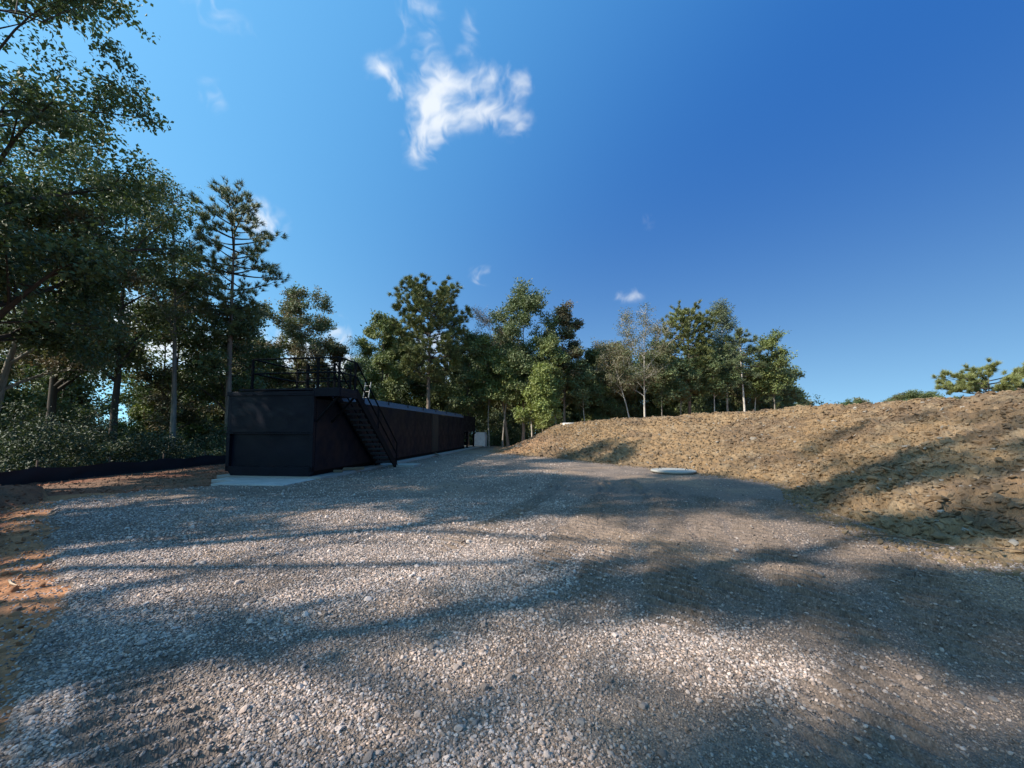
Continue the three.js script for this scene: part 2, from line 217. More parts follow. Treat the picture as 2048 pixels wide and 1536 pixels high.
const clodMat = new THREE.MeshStandardMaterial({ color: 0xffffff, roughness: 0.98, bumpMap: dirtBump, bumpScale: 0.01 });
{
  const kinds = [rock(1, 1, 0.7), rock(2, 1, 0.55), rock(3, 1, 0.8), rock(4, 1, 0.6)], lists = kinds.map(() => []), r = rng(77);
  const zones = [[1.4, 3.2, 8200, 0.0058, 0.0125], [3.2, 5.4, 4300, 0.0072, 0.015], [5.4, 9, 1400, 0.0098, 0.017], [9, 15, 170, 0.014, 0.022], [15, 26, 45, 0.016, 0.026]];
  for (const [d0, d1, per, s0, s1] of zones) {
    const half = (d) => 1.45 * d + 0.5, area = (half(d0) + half(d1)) * (d1 - d0), n = Math.round(area * per);
    for (let i = 0; i < n; i++) {
      const d = d0 + (d1 - d0) * r(), x = (r() * 2 - 1) * half(d1); if (Math.abs(x) > half(d) || x < -11 || x > 9) { r(); continue; }
      const sd = padSd(x, d), edge = sd + (fbm2(x * 1.6, d * 1.6, 3, 20) - 0.5) * 0.5; if (edge < -0.02 - r() ** 9 * 0.9) continue; if (r() > stoneCover(x, d)) continue;
      let s = lerp(s0, s1, r() ** 1.6); if (r() < 0.014) s *= 1.6 + r() * 0.9; const h = edge > 0.1 ? padH(x, d, sd) : Math.max(padH(x, d, sd), soilH(x, d));
      const dust = 0.7 + 0.28 * sstep(0.25, 0.75, stoneCover(x, d)), v = (0.21 + 0.42 * r() ** 1.7) * dust, t = r(), tint = t < 0.55 ? [1.1, 0.86, 0.71] : t < 0.8 ? [1.18, 0.85, 0.65] : t < 0.92 ? [1.04, 0.89, 0.78] : [0.68, 0.52, 0.43];
      lists[(r() * 4) | 0].push([x, h + s * 0.25, -d, (r() - 0.5) * 1.2, r() * 6.28, (r() - 0.5) * 1.2, s * (0.9 + 0.6 * r()), s * (0.8 + 0.4 * r()), s * (0.8 + 0.4 * r()), v * tint[0], v * tint[1], v * tint[2]]);
    }
  }
  for (const [d0, d1, per, s0, s1] of [[1.4, 3, 6500, 0.0028, 0.006], [3, 5, 3400, 0.004, 0.008], [5, 8.5, 900, 0.006, 0.01]]) { // grit among the fines
    const half = (d) => 1.45 * d + 0.5, n = Math.round((half(d0) + half(d1)) * (d1 - d0) * per);
    for (let i = 0; i < n; i++) { const d = d0 + (d1 - d0) * r(), x = (r() * 2 - 1) * half(d1); if (Math.abs(x) > half(d) || x > 9) continue; const sd = padSd(x, d); if (sd < 0.12) continue; const c = padCol(x, d), s = lerp(s0, s1, r() ** 1.5); ridge(x, d); if (r() < 0.7 * rolled) continue; const k = 0.4 + 1.1 * r() ** 1.5; lists[(r() * 4) | 0].push([x, padH(x, d, sd) + s * 0.3, -d, r() * 3, r() * 6.28, r() * 3, s * (0.9 + 0.8 * r()), s, s, c[0] * k, c[1] * k, c[2] * k]); }
  }
  console.log('stones', lists.map((l) => l.length).join());
  lists.forEach((l, i) => tag(instanced('gravel_stones', kinds[i], stoneMat, l, scene), 'loose angular grey stones strewn over the yard', 'gravel', 'loose stones of the yard', 'stuff'));
}
{
  const kinds = [rock(11, 1, 0.6), rock(12, 1, 0.5), rock(13, 1, 0.7)], lists = kinds.map(() => []), r = rng(99), p = new THREE.Vector3(), n = new THREE.Vector3();
  for (let i = 0; i < 52000; i++) {
    const u = 0.05 + 0.93 * r(), v = 0.01 + 1.0 * r(); bermPoint(u, v, p); const d = -p.z; if (d < 0) continue; bermNormal(u, Math.min(v, 1), n);
    const rough = bermRough(p.x, p.y, d); let s = 0.014 + 0.04 * r() ** 2.4; if (r() < 0.008) s = 0.06 + 0.05 * r(); if (d > 16) s *= 1.2;
    const kc = 0.72 + 0.4 * r(), c = bermCol(p.x, p.y, d).map((q) => q * kc * 0.68); if (r() < 0.03) { const k = 0.22 + 0.1 * r(); c[0] = k; c[1] = k * 0.86; c[2] = k * 0.7; }
    lists[(r() * 3) | 0].push([p.x + n.x * rough, p.y + n.y * rough + s * 0.1, p.z + n.z * rough, (r() - 0.5) * 1.4, r() * 6.28, (r() - 0.5) * 1.4, s * (0.9 + 0.8 * r()), s, s * (0.8 + 0.5 * r()), c[0], c[1], c[2]]);
  }
  for (let i = 0; i < 7000; i++) { // clods rolled off the toe onto the stones
    const u = 0.05 + 0.9 * r(), off = -0.9 * r() ** 2.2; const a = toeC.getPoint(u), b = creC.getPoint(u), L = Math.hypot(b.x - a.x, b.z - a.z), x = a.x + (b.x - a.x) / L * (off + 0.35), d = a.z + (b.z - a.z) / L * (off + 0.35); if (d < 1) continue; const s = 0.01 + 0.03 * r() ** 3, kc = (0.6 + 0.35 * r()) * 0.68, c = bermCol(x, 0, d).map((q) => q * kc);
    lists[(r() * 3) | 0].push([x, Math.max(padH(x, d), soilH(x, d)) + s * 0.2, -d, r(), r() * 6.28, r(), s * 1.3, s, s, ...c]);
  }
  for (let i = 0; i < 9000; i++) { // crumbs on the left bank and beside the slab
    const far = r() < 0.35, x = far ? -15 + 6.5 * r() : -13 + 10.5 * r(), d = far ? 10 + 9 * r() : 1.5 + 9 * r(); if (padSd(x, d) > -0.1 || (!far && leftOf(x, d) < 0.05)) continue; const s = 0.01 + 0.035 * r() ** 3, kc = 0.45 + 0.3 * r(), c = soilCol(x, d).map((q) => q * kc);
    lists[(r() * 3) | 0].push([x, soilH(x, d) + s * 0.2, -d, r(), r() * 6.28, r(), s * 1.3, s, s, ...c]);
  }
  lists.forEach((l, i) => tag(instanced('soil_clods', kinds[i], clodMat, l, scene), 'crumbled earth clods lying on the embankment and bank', 'clods', 'loose clods of earth', 'stuff'));
}
console.log('ground done');

// ---------------------------------------------------------------- concrete, tank, stairs
const TURN = THREE.MathUtils.degToRad(-7.18);
const concMap = noiseTex(512, (u, v) => { const g = 0.86 + (tfbm(u, v, 6, 5, 31) - 0.5) * 0.35 + (tfbm(u, v, 70, 2, 33) - 0.5) * 0.16; return [g, g * 0.99, g * 0.97]; });
const concrete = new THREE.MeshStandardMaterial({ color: new THREE.Color().setRGB(0.4, 0.38, 0.34), map: concMap, bumpMap: concMap, bumpScale: 0.004, roughness: 0.9 });
const paleConcrete = new THREE.MeshStandardMaterial({ color: new THREE.Color().setRGB(0.62, 0.6, 0.56), map: concMap, bumpMap: concMap, bumpScale: 0.003, roughness: 0.85 });
const steelMap = noiseTex(512, (u, v) => { const a = tfbm(u, v, 5, 5, 41), b = tfbm(u, v, 60, 3, 43); const g = 0.78 + (a - 0.5) * 0.5 + (b - 0.5) * 0.2; return [g, g * 0.98, g * 0.97]; });
const steelRough = noiseTex(512, (u, v) => { const g = 0.5 + (tfbm(u, v, 8, 5, 47) - 0.5) * 0.5; return [g, g, g]; });
const navy = new THREE.MeshPhysicalMaterial({ specularIntensity: 0.3, color: new THREE.Color().setRGB(0.0078, 0.0092, 0.018), map: steelMap, roughnessMap: steelRough, roughness: 0.95, bumpMap: steelMap, bumpScale: 0.004, metalness: 0 });
const black = new THREE.MeshPhysicalMaterial({ specularIntensity: 0.3, color: new THREE.Color().setRGB(0.005, 0.005, 0.007), map: steelMap, roughness: 0.7 });
const treadMat = new THREE.MeshStandardMaterial({ color: new THREE.Color().setRGB(0.05, 0.05, 0.054), map: steelMap, roughness: 0.8 });
const ochre = new THREE.MeshStandardMaterial({ color: new THREE.Color().setRGB(0.05, 0.03, 0.014), map: steelMap, roughness: 0.85 });
const coaming = new THREE.MeshStandardMaterial({ color: new THREE.Color().setRGB(0.115, 0.115, 0.14), map: steelMap, roughness: 0.6 });  // paler than the tank paint: skylight on the slope is put into this colour
const alu = new THREE.MeshStandardMaterial({ color: new THREE.Color().setRGB(0.42, 0.4, 0.37), roughness: 0.55, metalness: 0.3 });
const timber = new THREE.MeshStandardMaterial({ color: new THREE.Color().setRGB(0.3, 0.22, 0.14), map: dirtMap, roughness: 0.9 });

{ // slab that carries the tank and runs on past its far end; apron in front with a joint; pad under the stair foot
  const s = base('concrete_slab', -7.96, 0, -12.66, TURN); tag(s, 'long pale concrete slab under the dark steel tank', 'concrete slab', null, 'structure');
  for (let k = 0; k < 9; k++) part('slab_panel', box(3.7, 0.2, 2.985, 0, 0.035, -1.5 - k * 3, 0.012), concrete, s);
  part('slab_panel', box(2.28, 0.2, 1.48, 0.58, -0.02, 0.75, 0.012), paleConcrete, s);
  part('slab_panel', box(0.85, 0.2, 0.6, -1.0, -0.025, 0.31, 0.012), paleConcrete, s);
  const f = part('stair_footing', box(1.15, 0.16, 0.85, 0, 0.03, 0, 0.012), concrete, scene); f.position.set(-4.75, 0.03, -17.15); f.rotation.y = TURN; tag(f, 'small square concrete pad under the foot of the black stairs', 'concrete pad');
}
{
  const t = base('steel_tank', -7.96, 0.14, -12.66, TURN); tag(t, 'long windowless black steel tank with railed platform on its near end', 'tank');
  const W = 1.55, H = 2.75, L = 19.6;
  // front end: frame, two recessed plates, mid flange, skid corners
  part('front_plate', box(2 * W - 0.16, 1.2, 0.05, 0, 2.02, -0.03), navy, t);
  part('front_plate', box(2 * W - 0.16, 1.28, 0.05, 0, 0.72, -0.13), navy, t);
  part('mid_flange', box(2 * W - 0.02, 0.045, 0.16, 0, 1.385, -0.04, 0.006), navy, t);
  part('top_flange', box(2 * W + 0.04, 0.14, 0.2, 0, 2.69, -0.06, 0.01), navy, t);
  for (const s of [-1, 1]) part('corner_post', box(0.12, 2.5, 0.12, s * (W - 0.06), 1.38, -0.06, 0.008), navy, t);
  { const sh = new THREE.Shape([[-W, 0.26], [-W + 0.22, 0], [W - 0.08, 0], [W, 0.16], [W, 0.3], [-W, 0.3]].map((p) => new THREE.Vector2(...p))); part('skid_beam', new THREE.ExtrudeGeometry(sh, { depth: 0.14, bevelEnabled: false }).translate(0, 0, -0.14), navy, t); }
  // sides: plates with open weld seams between them
  const cuts = [0.14, 2.2, 4.4, 6.6, 8.8, 11.0, 11.7, 12.9, 15.2, 17.4, 19.6];
  for (let k = 0; k < cuts.length - 1; k++) { const a = cuts[k], b = cuts[k + 1]; part(k === 6 ? 'rusty_side_plate' : 'side_plate', box(0.04, 2.36, b - a - 0.012, W - 0.025 - (k % 2) * 0.006, 1.34, -(a + b) / 2), k === 6 ? ochre : navy, t); part('side_plate', box(0.04, 2.36, b - a - 0.012, -W + 0.025, 1.34, -(a + b) / 2), navy, t); }
  t.children.filter((c) => c.name === 'rusty_side_plate').forEach((c) => (c.userData.label = 'rust stained brown side plate'));
  part('inner_shell', box(2 * W - 0.12, 2.4, L - 0.4, 0, 1.3, -L / 2 - 0.02), black, t);
  for (const s of [-1, 1]) part('skid_runner', box(0.16, 0.16, L - 0.2, s * (W - 0.2), 0.08, -L / 2), black, t);
  // sloped coaming along both top edges, gusset brackets on it, roof
  for (const s of [-1, 1]) { const sh = new THREE.Shape([[0, 0], [0.02, 0.02], [-0.2, 0.3], [-0.24, 0.28]].map(([x, y]) => new THREE.Vector2(s > 0 ? x : -x, y))); for (let k = 0; k < 8; k++) part('coaming_plate', new THREE.ExtrudeGeometry(sh, { depth: 2.28, bevelEnabled: false }).translate(s * W, 2.53, -1.05 - k * 2.3 - 2.3), coaming, t); }
  for (let k = 1; k < 9; k++) { const z = -1.05 - k * 2.3 + 0.01; part('gusset', merge([box(0.03, 0.34, 0.05, W - 0.08, 2.72, z), box(0.16, 0.04, 0.05, W - 0.02, 2.86, z), box(0.2, 0.03, 0.06, W - 0.12, 2.56, z)]), black, t); }
  part('roof_plate', box(2 * W - 0.4, 0.04, L - 1.3, 0, 2.8, -L / 2 - 0.5), navy, t);
  for (let k = 0; k < 4; k++) part('roof_hatch', merge([box(0.9, 0.1, 0.9, -0.2, 2.87, -5.5 - k * 3.6, 0.02), box(0.12, 0.07, 0.3, -0.2, 2.95, -5.5 - k * 3.6)]), navy, t);
  // far end: raised hopper section on legs
  part('hopper_box', box(2 * W - 0.1, 1.35, 4.4, 0, 2.07, -L - 2.22, 0.01), navy, t);
  { const a = [W - 0.05, -W + 0.05], g = new THREE.CylinderGeometry(1.9, 0.5, 0.85, 4, 1).rotateY(Math.PI / 4).scale(1, 1, 1.25).translate(0, 0.97, -L - 2.1); part('hopper_cone', g, navy, t); part('outlet_pipe', merge([bar([0, 0.55, -L - 2.1], [0, 0.3, -L - 2.1], 0.2, 14), bar([0, 0.36, -L - 2.1], [1.25, 0.36, -L - 2.1], 0.12, 12), bar([1.25, 0.36, -L - 2.1], [1.3, 0.36, -L - 2.1], 0.2, 14)]), black, t); }
  for (const s of [-1, 1]) for (const z of [0.35, 1.75, 4.2]) part('leg', merge([box(0.14, 1.4, 0.14, s * (W - 0.15), 0.7, -L - z), box(0.26, 0.03, 0.26, s * (W - 0.15), 0.015, -L - z)]), black, t);
  for (const s of [-1, 1]) { part('cross_beam', box(0.1, 0.12, 1.4, s * (W - 0.14), 0.85, -L - 1.05), black, t); part('brace', bar([s * (W - 0.14), 0.9, -L - 0.35], [s * (W - 0.14), 1.35, -L - 1.0], 0.05, 6), black, t); }
  // platform and landing
  const PY = 2.86;
  const pf = part('platform', merge([box(2.75, 0.06, 2.3, 0.17, PY - 0.03, -1.17), box(0.9, 0.06, 1.06, 1.98, PY - 0.025, -0.53)]), navy, t);
  part('fascia', box(0.9, 0.26, 0.05, 1.98, PY - 0.15, 0.005, 0.006), navy, pf); part('fascia', box(0.05, 0.26, 1.0, 2.42, PY - 0.15, -0.52, 0.006), navy, pf);
  part('bracket', bar([1.57, PY - 1.1, -0.1], [2.35, PY - 0.25, -0.1], 0.04, 6), black, t); part('bracket', bar([1.57, PY - 1.1, -1.0], [2.35, PY - 0.25, -1.0], 0.04, 6), black, t);
  const R = 0.028, TOP = PY + 0.98, MID = PY + 0.5, post = (x, z, h = 0.98) => part('rail_post', merge([box(0.062, h, 0.062, x, PY + h / 2, z)]), black, t), rail = (a, b) => part('rail', bar(a, b, R), black, t);
  for (const [x, z] of [[-0.7, 0], [0.6, -0.95], [1.65, 0], [2.39, 0], [2.39, -0.98], [-0.7, -2.2], [0.6, -2.2], [1.5, -2.2], [1.6, -1.0]]) post(x, z);
  for (const y of [TOP, MID]) { rail([-0.7, y, 0], [2.39, y, 0]); rail([2.39, y, 0], [2.39, y, -0.98]); rail([-0.7, y, 0], [-0.7, y, -2.2]); rail([-0.7, y, -2.2], [1.5, y, -2.2]); }
  part('gate', merge([bar([0.6, PY + 0.9, -0.95], [1.57, PY + 0.9, -0.95], 0.022), bar([0.6, PY + 0.45, -0.95], [1.57, PY + 0.45, -0.95], 0.022), bar([0.66, PY + 0.06, -0.95], [0.66, PY + 0.9, -0.95], 0.022)]), black, t);
  // stairs down along the right side
  const st = new THREE.Group(); st.name = 'stairs'; t.add(st); const n = 14, z0 = -1.02, z1 = -4.5, y0 = PY, y1 = -0.04, x0 = 1.62, x1 = 2.41, ang = Math.atan2(y0 - y1, z0 - z1), len = Math.hypot(y0 - y1, z0 - z1);
  for (const x of [x0, x1]) { const g = box(0.05, 0.27, len + 0.1, 0, 0, 0, 0.006); g.rotateX(-ang); g.translate(x, (y0 + y1) / 2 - 0.06, (z0 + z1) / 2); part('stringer', g, black, st); }
  for (let k = 1; k <= n; k++) { const f = k / (n + 1); part('tread', merge([box(x1 - x0 - 0.06, 0.045, 0.27, (x0 + x1) / 2, lerp(y0, y1, f), lerp(z0, z1, f) + 0.03), box(x1 - x0 - 0.06, 0.06, 0.02, (x0 + x1) / 2, lerp(y0, y1, f) - 0.02, lerp(z0, z1, f) + 0.15)]), treadMat, st); }
  for (const [x, r0] of [[x1, 0], [x0 + 0.01, 0]]) { for (const hgt of [0.98, 0.5]) part('handrail', bar([x, y0 + hgt, z0], [x, y1 + hgt, z1], R), black, st); for (const f of [0.5, 1]) part('rail_post', bar([x, lerp(y0, y1, f), lerp(z0, z1, f)], [x, lerp(y0, y1, f) + 0.98, lerp(z0, z1, f)], 0.026), black, st); }
}
{ // aluminium ladder standing up through the tank roof
  const l = base('ladder', -6.62, 2.9, -17.3, TURN - 0.35); tag(l, 'short pale metal ladder standing on the tank roof behind the stairs', 'ladder');
  for (const s of [-1, 1]) part('stile', bar([s * 0.17, 0, 0], [s * 0.17 + 0.06, 0.9, -0.1], 0.022), alu, l); for (let k = 0; k < 3; k++) part('rung', bar([-0.15, 0.2 + k * 0.27, -0.03 * k], [0.21, 0.2 + k * 0.27, -0.03 * k], 0.014), alu, l);
}
{ // white box beyond the hopper
  const b = base('storage_bin', -3.3, 0.02, -38.6, TURN); tag(b, 'white bin with sloping shoulders standing beyond the far end of the tank', 'bin');
  const sh = new THREE.Shape([[-0.6, 0], [0.6, 0], [0.62, 1.0], [0.5, 1.32], [-0.3, 1.32], [-0.62, 0.95]].map((p) => new THREE.Vector2(...p)));
  const wm = new THREE.MeshStandardMaterial({ color: new THREE.Color().setRGB(0.74, 0.74, 0.75), map: concMap, roughness: 0.6 });
  part('shell', new THREE.ExtrudeGeometry(sh, { depth: 1.1, bevelEnabled: true, bevelSize: 0.02, bevelThickness: 0.02, bevelSegments: 2 }).translate(0, 0.05, -1.1), wm, b); part('lid', box(0.9, 0.06, 1.16, 0.1, 1.42, -0.55, 0.02), wm, b); part('pallet', box(1.3, 0.1, 1.2, 0, -0.01, -0.55, 0.01), timber, b);
}
{ // manhole cover, riser on the bank, timbers, sticks
  const m = base('manhole_cover', 6.05, 0.03, -14.6); tag(m, 'wide round pale concrete lid lying at the foot of the earth bank', 'manhole');
  part('lid', new THREE.LatheGeometry([[0, 0.135], [0.25, 0.134], [0.26, 0.128], [0.3, 0.128], [0.31, 0.134], [0.6, 0.128], [0.74, 0.118], [0.785, 0.108], [0.8, 0.095], [0.8, 0.06], [0.78, 0.05], [0, 0.05]].map((p) => new THREE.Vector2(...p)), 56), concrete, m);
  for (const a of [0.6, 3.74]) part('lifting_eye', new THREE.TorusGeometry(0.05, 0.012, 8, 16).translate(0.48 * Math.cos(a), 0.135, 0.48 * Math.sin(a)), black, m);
  part('ring', new THREE.LatheGeometry([[0.6, 0.07], [0.7, 0.07], [0.72, -0.2], [0.6, -0.2]].map((p) => new THREE.Vector2(...p)), 40), concrete, m);
  const q = base('concrete_riser', 4.25, 1.86, -28.3); tag(q, 'short round concrete riser poking out of the far end of the bank', 'riser'); part('ring', new THREE.LatheGeometry([[0.42, -0.3], [0.55, -0.3], [0.55, 0.3], [0.52, 0.33], [0.44, 0.33], [0.42, 0.3]].map((p) => new THREE.Vector2(...p)), 32), paleConcrete, q); part('cap', new THREE.CylinderGeometry(0.41, 0.41, 0.08, 32).translate(0, 0.22, 0), concrete, q);
  const T1 = [['timber_block', -5.93, 0.2, -14.55, 0.5, 'short timber block lying on the slab edge below the stairs', 0.75, 0.1, 0.14], ['timber_block', -6.15, 0.19, -13.75, 0.2, 'small timber offcut by the near right corner of the tank', 0.3, 0.09, 0.1], ['timber_block', -4.55, 0.2, -23.5, -1.3, 'thin plank lying along the slab beside the rusty plate', 2.2, 0.05, 0.12]];
  for (const [n, x, y, z, a, lab, w, h, d] of T1) { const o = part(n, box(w, h, d, 0, 0, 0, 0.008), timber, scene); o.position.set(x, y - 0.005, z); o.rotation.y = a; tag(o, lab, 'timber', 'loose timber by the tank'); }
}
function stick(pts, r0, mat, label) { const c = new THREE.CatmullRomCurve3(pts.map((p) => new THREE.Vector3(...p))), g = new THREE.TubeGeometry(c, 24, r0, 6), p = g.attributes.position; for (let i = 0; i <= 24; i++) { const q = c.getPointAt(i / 24), s = 1 - 0.65 * (i / 24); for (let k = 0; k <= 6; k++) { const j = i * 7 + k; p.setXYZ(j, q.x + (p.getX(j) - q.x) * s, q.y + (p.getY(j) - q.y) * s, q.z + (p.getZ(j) - q.z) * s); } } g.computeVertexNormals(); const o = part('fallen_stick', g, mat, scene); tag(o, label, 'stick', 'sticks on the ground'); return o; }
const barkDry = new THREE.MeshStandardMaterial({ color: new THREE.Color().setRGB(0.5, 0.38, 0.26), roughness: 0.9 }), barkWet = new THREE.MeshStandardMaterial({ color: new THREE.Color().setRGB(0.12, 0.085, 0.06), roughness: 0.9 });
stick([[-5.42, soilH(-5.42, 4.28) + 0.012, -4.28], [-5.3, soilH(-5.3, 4.2) + 0.02, -4.2], [-5.12, soilH(-5.12, 4.12) + 0.012, -4.12]], 0.014, barkDry, 'pale dry stick on the orange sand left of the gravel');
stick([[5.05, 0.1, -5.75], [5.42, 0.13, -5.45], [5.7, 0.12, -5.02], [6.05, 0.17, -4.8], [6.35, 0.18, -4.3]], 0.01, barkWet, 'dark crooked stick at the foot of the near bank');
{ // silt fence along the edge of the woods
  const f = base('silt_fence', -14.4, 0, -8); tag(f, 'low black fabric silt fence along the edge of the woods', 'fence');
  const fab = new THREE.MeshStandardMaterial({ color: new THREE.Color().setRGB(0.012, 0.012, 0.016), roughness: 0.8, side: THREE.DoubleSide }), pos = [], uv = [], idx = [], r = rng(5), N = 240, path = (s) => [-0.6 + 0.5 * Math.sin(s * 0.12) + 0.03 * s, -s];
  for (let i = 0; i <= N; i++) { const s = i / N * 34, [x, z] = path(s), gx = x - 14.4, gd = 8 + s, hb = soilH(gx, gd) - 0.05, sag = 0.07 * Math.sin(Math.PI * ((s % 2) / 2)); for (let k = 0; k <= 5; k++) { const q = k / 5; pos.push(x + 0.05 * (noise2(s * 3, q * 3, 4) - 0.5) + 0.05 * q, hb + q * (0.54 - sag), z); uv.push(s, q); } }
  for (let i = 0; i < N; i++) for (let k = 0; k < 5; k++) { const a = i * 6 + k; idx.push(a, a + 6, a + 7, a, a + 7, a + 1); }
  const g = new THREE.BufferGeometry(); g.setAttribute('position', new THREE.Float32BufferAttribute(pos, 3)); g.setAttribute('uv', new THREE.Float32BufferAttribute(uv, 2)); g.setIndex(idx); g.computeVertexNormals(); part('fabric', g, fab, f);
  for (let s = 0; s <= 34; s += 2) { const [x, z] = path(s), hb = soilH(x - 14.4, 8 + s); part('stake', box(0.035, 0.85, 0.035, x - 0.03, hb + 0.25, z), barkWet, f); }
}
console.log('objects done');

// ---------------------------------------------------------------- trees
function tubeInto(out, pts, radii, sides) { // appends a tapered tube
  const n = pts.length, t = new THREE.Vector3(), nrm = new THREE.Vector3(), bin = new THREE.Vector3(), ref = new THREE.Vector3(), b0 = out.pos.length / 3;
  for (let i = 0; i < n; i++) {
    t.subVectors(pts[Math.min(n - 1, i + 1)], pts[Math.max(0, i - 1)]).normalize(); ref.set(Math.abs(t.y) > 0.9 ? 1 : 0, Math.abs(t.y) > 0.9 ? 0 : 1, 0); nrm.crossVectors(t, ref).normalize(); bin.crossVectors(t, nrm);
    for (let k = 0; k < sides; k++) { const a = k / sides * 6.2832, c = Math.cos(a), s = Math.sin(a), nx = nrm.x * c + bin.x * s, ny = nrm.y * c + bin.y * s, nz = nrm.z * c + bin.z * s, r = radii[i]; out.pos.push(pts[i].x + nx * r, pts[i].y + ny * r, pts[i].z + nz * r); out.nor.push(nx, ny, nz); out.uv.push(k / sides, i * 0.6); }
  }
  for (let i = 0; i < n - 1; i++) for (let k = 0; k < sides; k++) { const a = b0 + i * sides + k, b = b0 + i * sides + (k + 1) % sides; out.idx.push(a, b, b + sides, a, b + sides, a + sides); }
}
const tubeGeo = (o) => { const g = new THREE.BufferGeometry(); g.setAttribute('position', new THREE.Float32BufferAttribute(o.pos, 3)); g.setAttribute('normal', new THREE.Float32BufferAttribute(o.nor, 3)); g.setAttribute('uv', new THREE.Float32BufferAttribute(o.uv, 2)); g.setIndex(o.idx); return g; };
const newTube = () => ({ pos: [], nor: [], uv: [], idx: [] });
function leafSpray(seed, n, R, len, wid) { // a twig end with n folded leaves
  const r = rng(seed), P = [], d = new THREE.Vector3(), s = new THREE.Vector3(), up = new THREE.Vector3(), o = new THREE.Vector3(), v = new THREE.Vector3();
  for (let i = 0; i < n; i++) {
    o.set((r() + r() - 1) * R, (r() + r() - 1) * R * 0.7, (r() + r() - 1) * R); d.set(r() - 0.5, (r() - 0.62) * 0.8, r() - 0.5).addScaledVector(o, 0.6 / R * 0.5).normalize(); up.set((r() - 0.5) * 2.2, 1, (r() - 0.5) * 2.2).normalize(); s.crossVectors(d, up).normalize(); up.crossVectors(s, d);
    const L = len * (0.7 + 0.6 * r()), w = wid * (0.75 + 0.5 * r()), cup = -0.18 * w, at = (a, b, c) => { v.copy(o).addScaledVector(d, a).addScaledVector(s, b).addScaledVector(up, c); return [v.x, v.y, v.z]; };
    const A = at(0, 0, 0), B = at(L * 0.5, w / 2, -cup), C = at(L, 0, -0.12 * L), E = at(L * 0.5, -w / 2, -cup), F = at(L * 0.55, 0, 0); P.push(...A, ...B, ...F, ...F, ...B, ...C, ...A, ...F, ...E, ...F, ...C, ...E);
  }
  const g = new THREE.BufferGeometry(); g.setAttribute('position', new THREE.Float32BufferAttribute(P, 3)); g.computeVertexNormals(); return g;
}
function needleTuft(seed, n, L, w) { // needles fanning forward from a twig tip (+y)
  const r = rng(seed), P = [], d = new THREE.Vector3(), s = new THREE.Vector3(); for (let i = 0; i < n; i++) { const a = r() * 6.28, k = 0.25 + 1.0 * r(), y0 = -0.5 * L * r(); d.set(Math.cos(a) * k, 0.75, Math.sin(a) * k).normalize(); s.set(r() - 0.5, r() - 0.5, r() - 0.5).cross(d).normalize(); const l = L * (0.7 + 0.5 * r()); P.push(s.x * w, y0 + s.y * w, s.z * w, -s.x * w, y0 - s.y * w, -s.z * w, d.x * l, y0 + d.y * l, d.z * l); } const g = new THREE.BufferGeometry(); g.setAttribute('position', new THREE.Float32BufferAttribute(P, 3)); g.computeVertexNormals(); return g;
}
const leafMat = new THREE.MeshPhysicalMaterial({ color: 0xffffff, roughness: 0.72, side: THREE.DoubleSide, transmission: 0.4, thickness: 0 });
const needleMat = new THREE.MeshStandardMaterial({ color: 0xffffff, roughness: 0.55, side: THREE.DoubleSide });
const barkMap = noiseTex(256, (u, v) => { const a = tfbm(u, v, 8, 4, 61), b = tfbm(u, (v * 0.25) % 1, 32, 3, 63); const g = 0.7 + (a - 0.5) * 0.6 + (b - 0.5) * 0.5; return [g, g * 0.97, g * 0.93]; });
const bark = (r, g, b) => new THREE.MeshStandardMaterial({ color: new THREE.Color().setRGB(r, g, b), map: barkMap, bumpMap: barkMap, bumpScale: 0.015, roughness: 0.95 });
const barks = { dark: bark(0.1, 0.08, 0.062), grey: bark(0.36, 0.32, 0.27), pale: bark(0.72, 0.66, 0.57), pine: bark(0.27, 0.21, 0.165) };
const sprays = { big: leafSpray(1, 18, 0.38, 0.17, 0.1), mid: leafSpray(2, 20, 0.42, 0.19, 0.115), fine: leafSpray(3, 16, 0.34, 0.12, 0.06), far: leafSpray(4, 22, 0.62, 0.28, 0.17) };
const tufts = { near: needleTuft(5, 40, 0.3, 0.01), far: needleTuft(6, 40, 0.36, 0.017) };
const greens = { oak: [0.125, 0.175, 0.042], deep: [0.09, 0.125, 0.036], yellow: [0.22, 0.24, 0.045], lime: [0.26, 0.31, 0.055], rust: [0.21, 0.145, 0.065], olive: [0.175, 0.2, 0.07], pine: [0.14, 0.17, 0.06], pineYellow: [0.22, 0.225, 0.065], blue: [0.14, 0.17, 0.09] };
const env = { oval: (s) => Math.sin(Math.PI * (0.12 + 0.85 * s)) ** 0.7, round: (s) => Math.sqrt(Math.max(0, 1 - (2 * s - 1) ** 2)) * 0.95 + 0.08, column: (s) => (0.6 + 0.4 * Math.sin(Math.PI * s)) * (1 - sstep(0.8, 1.05, s) * 0.7), spread: (s) => 0.35 + 0.65 * Math.sin(Math.PI * (0.05 + 0.75 * s)), cone: (s) => (1 - s) ** 0.75 + 0.06 };
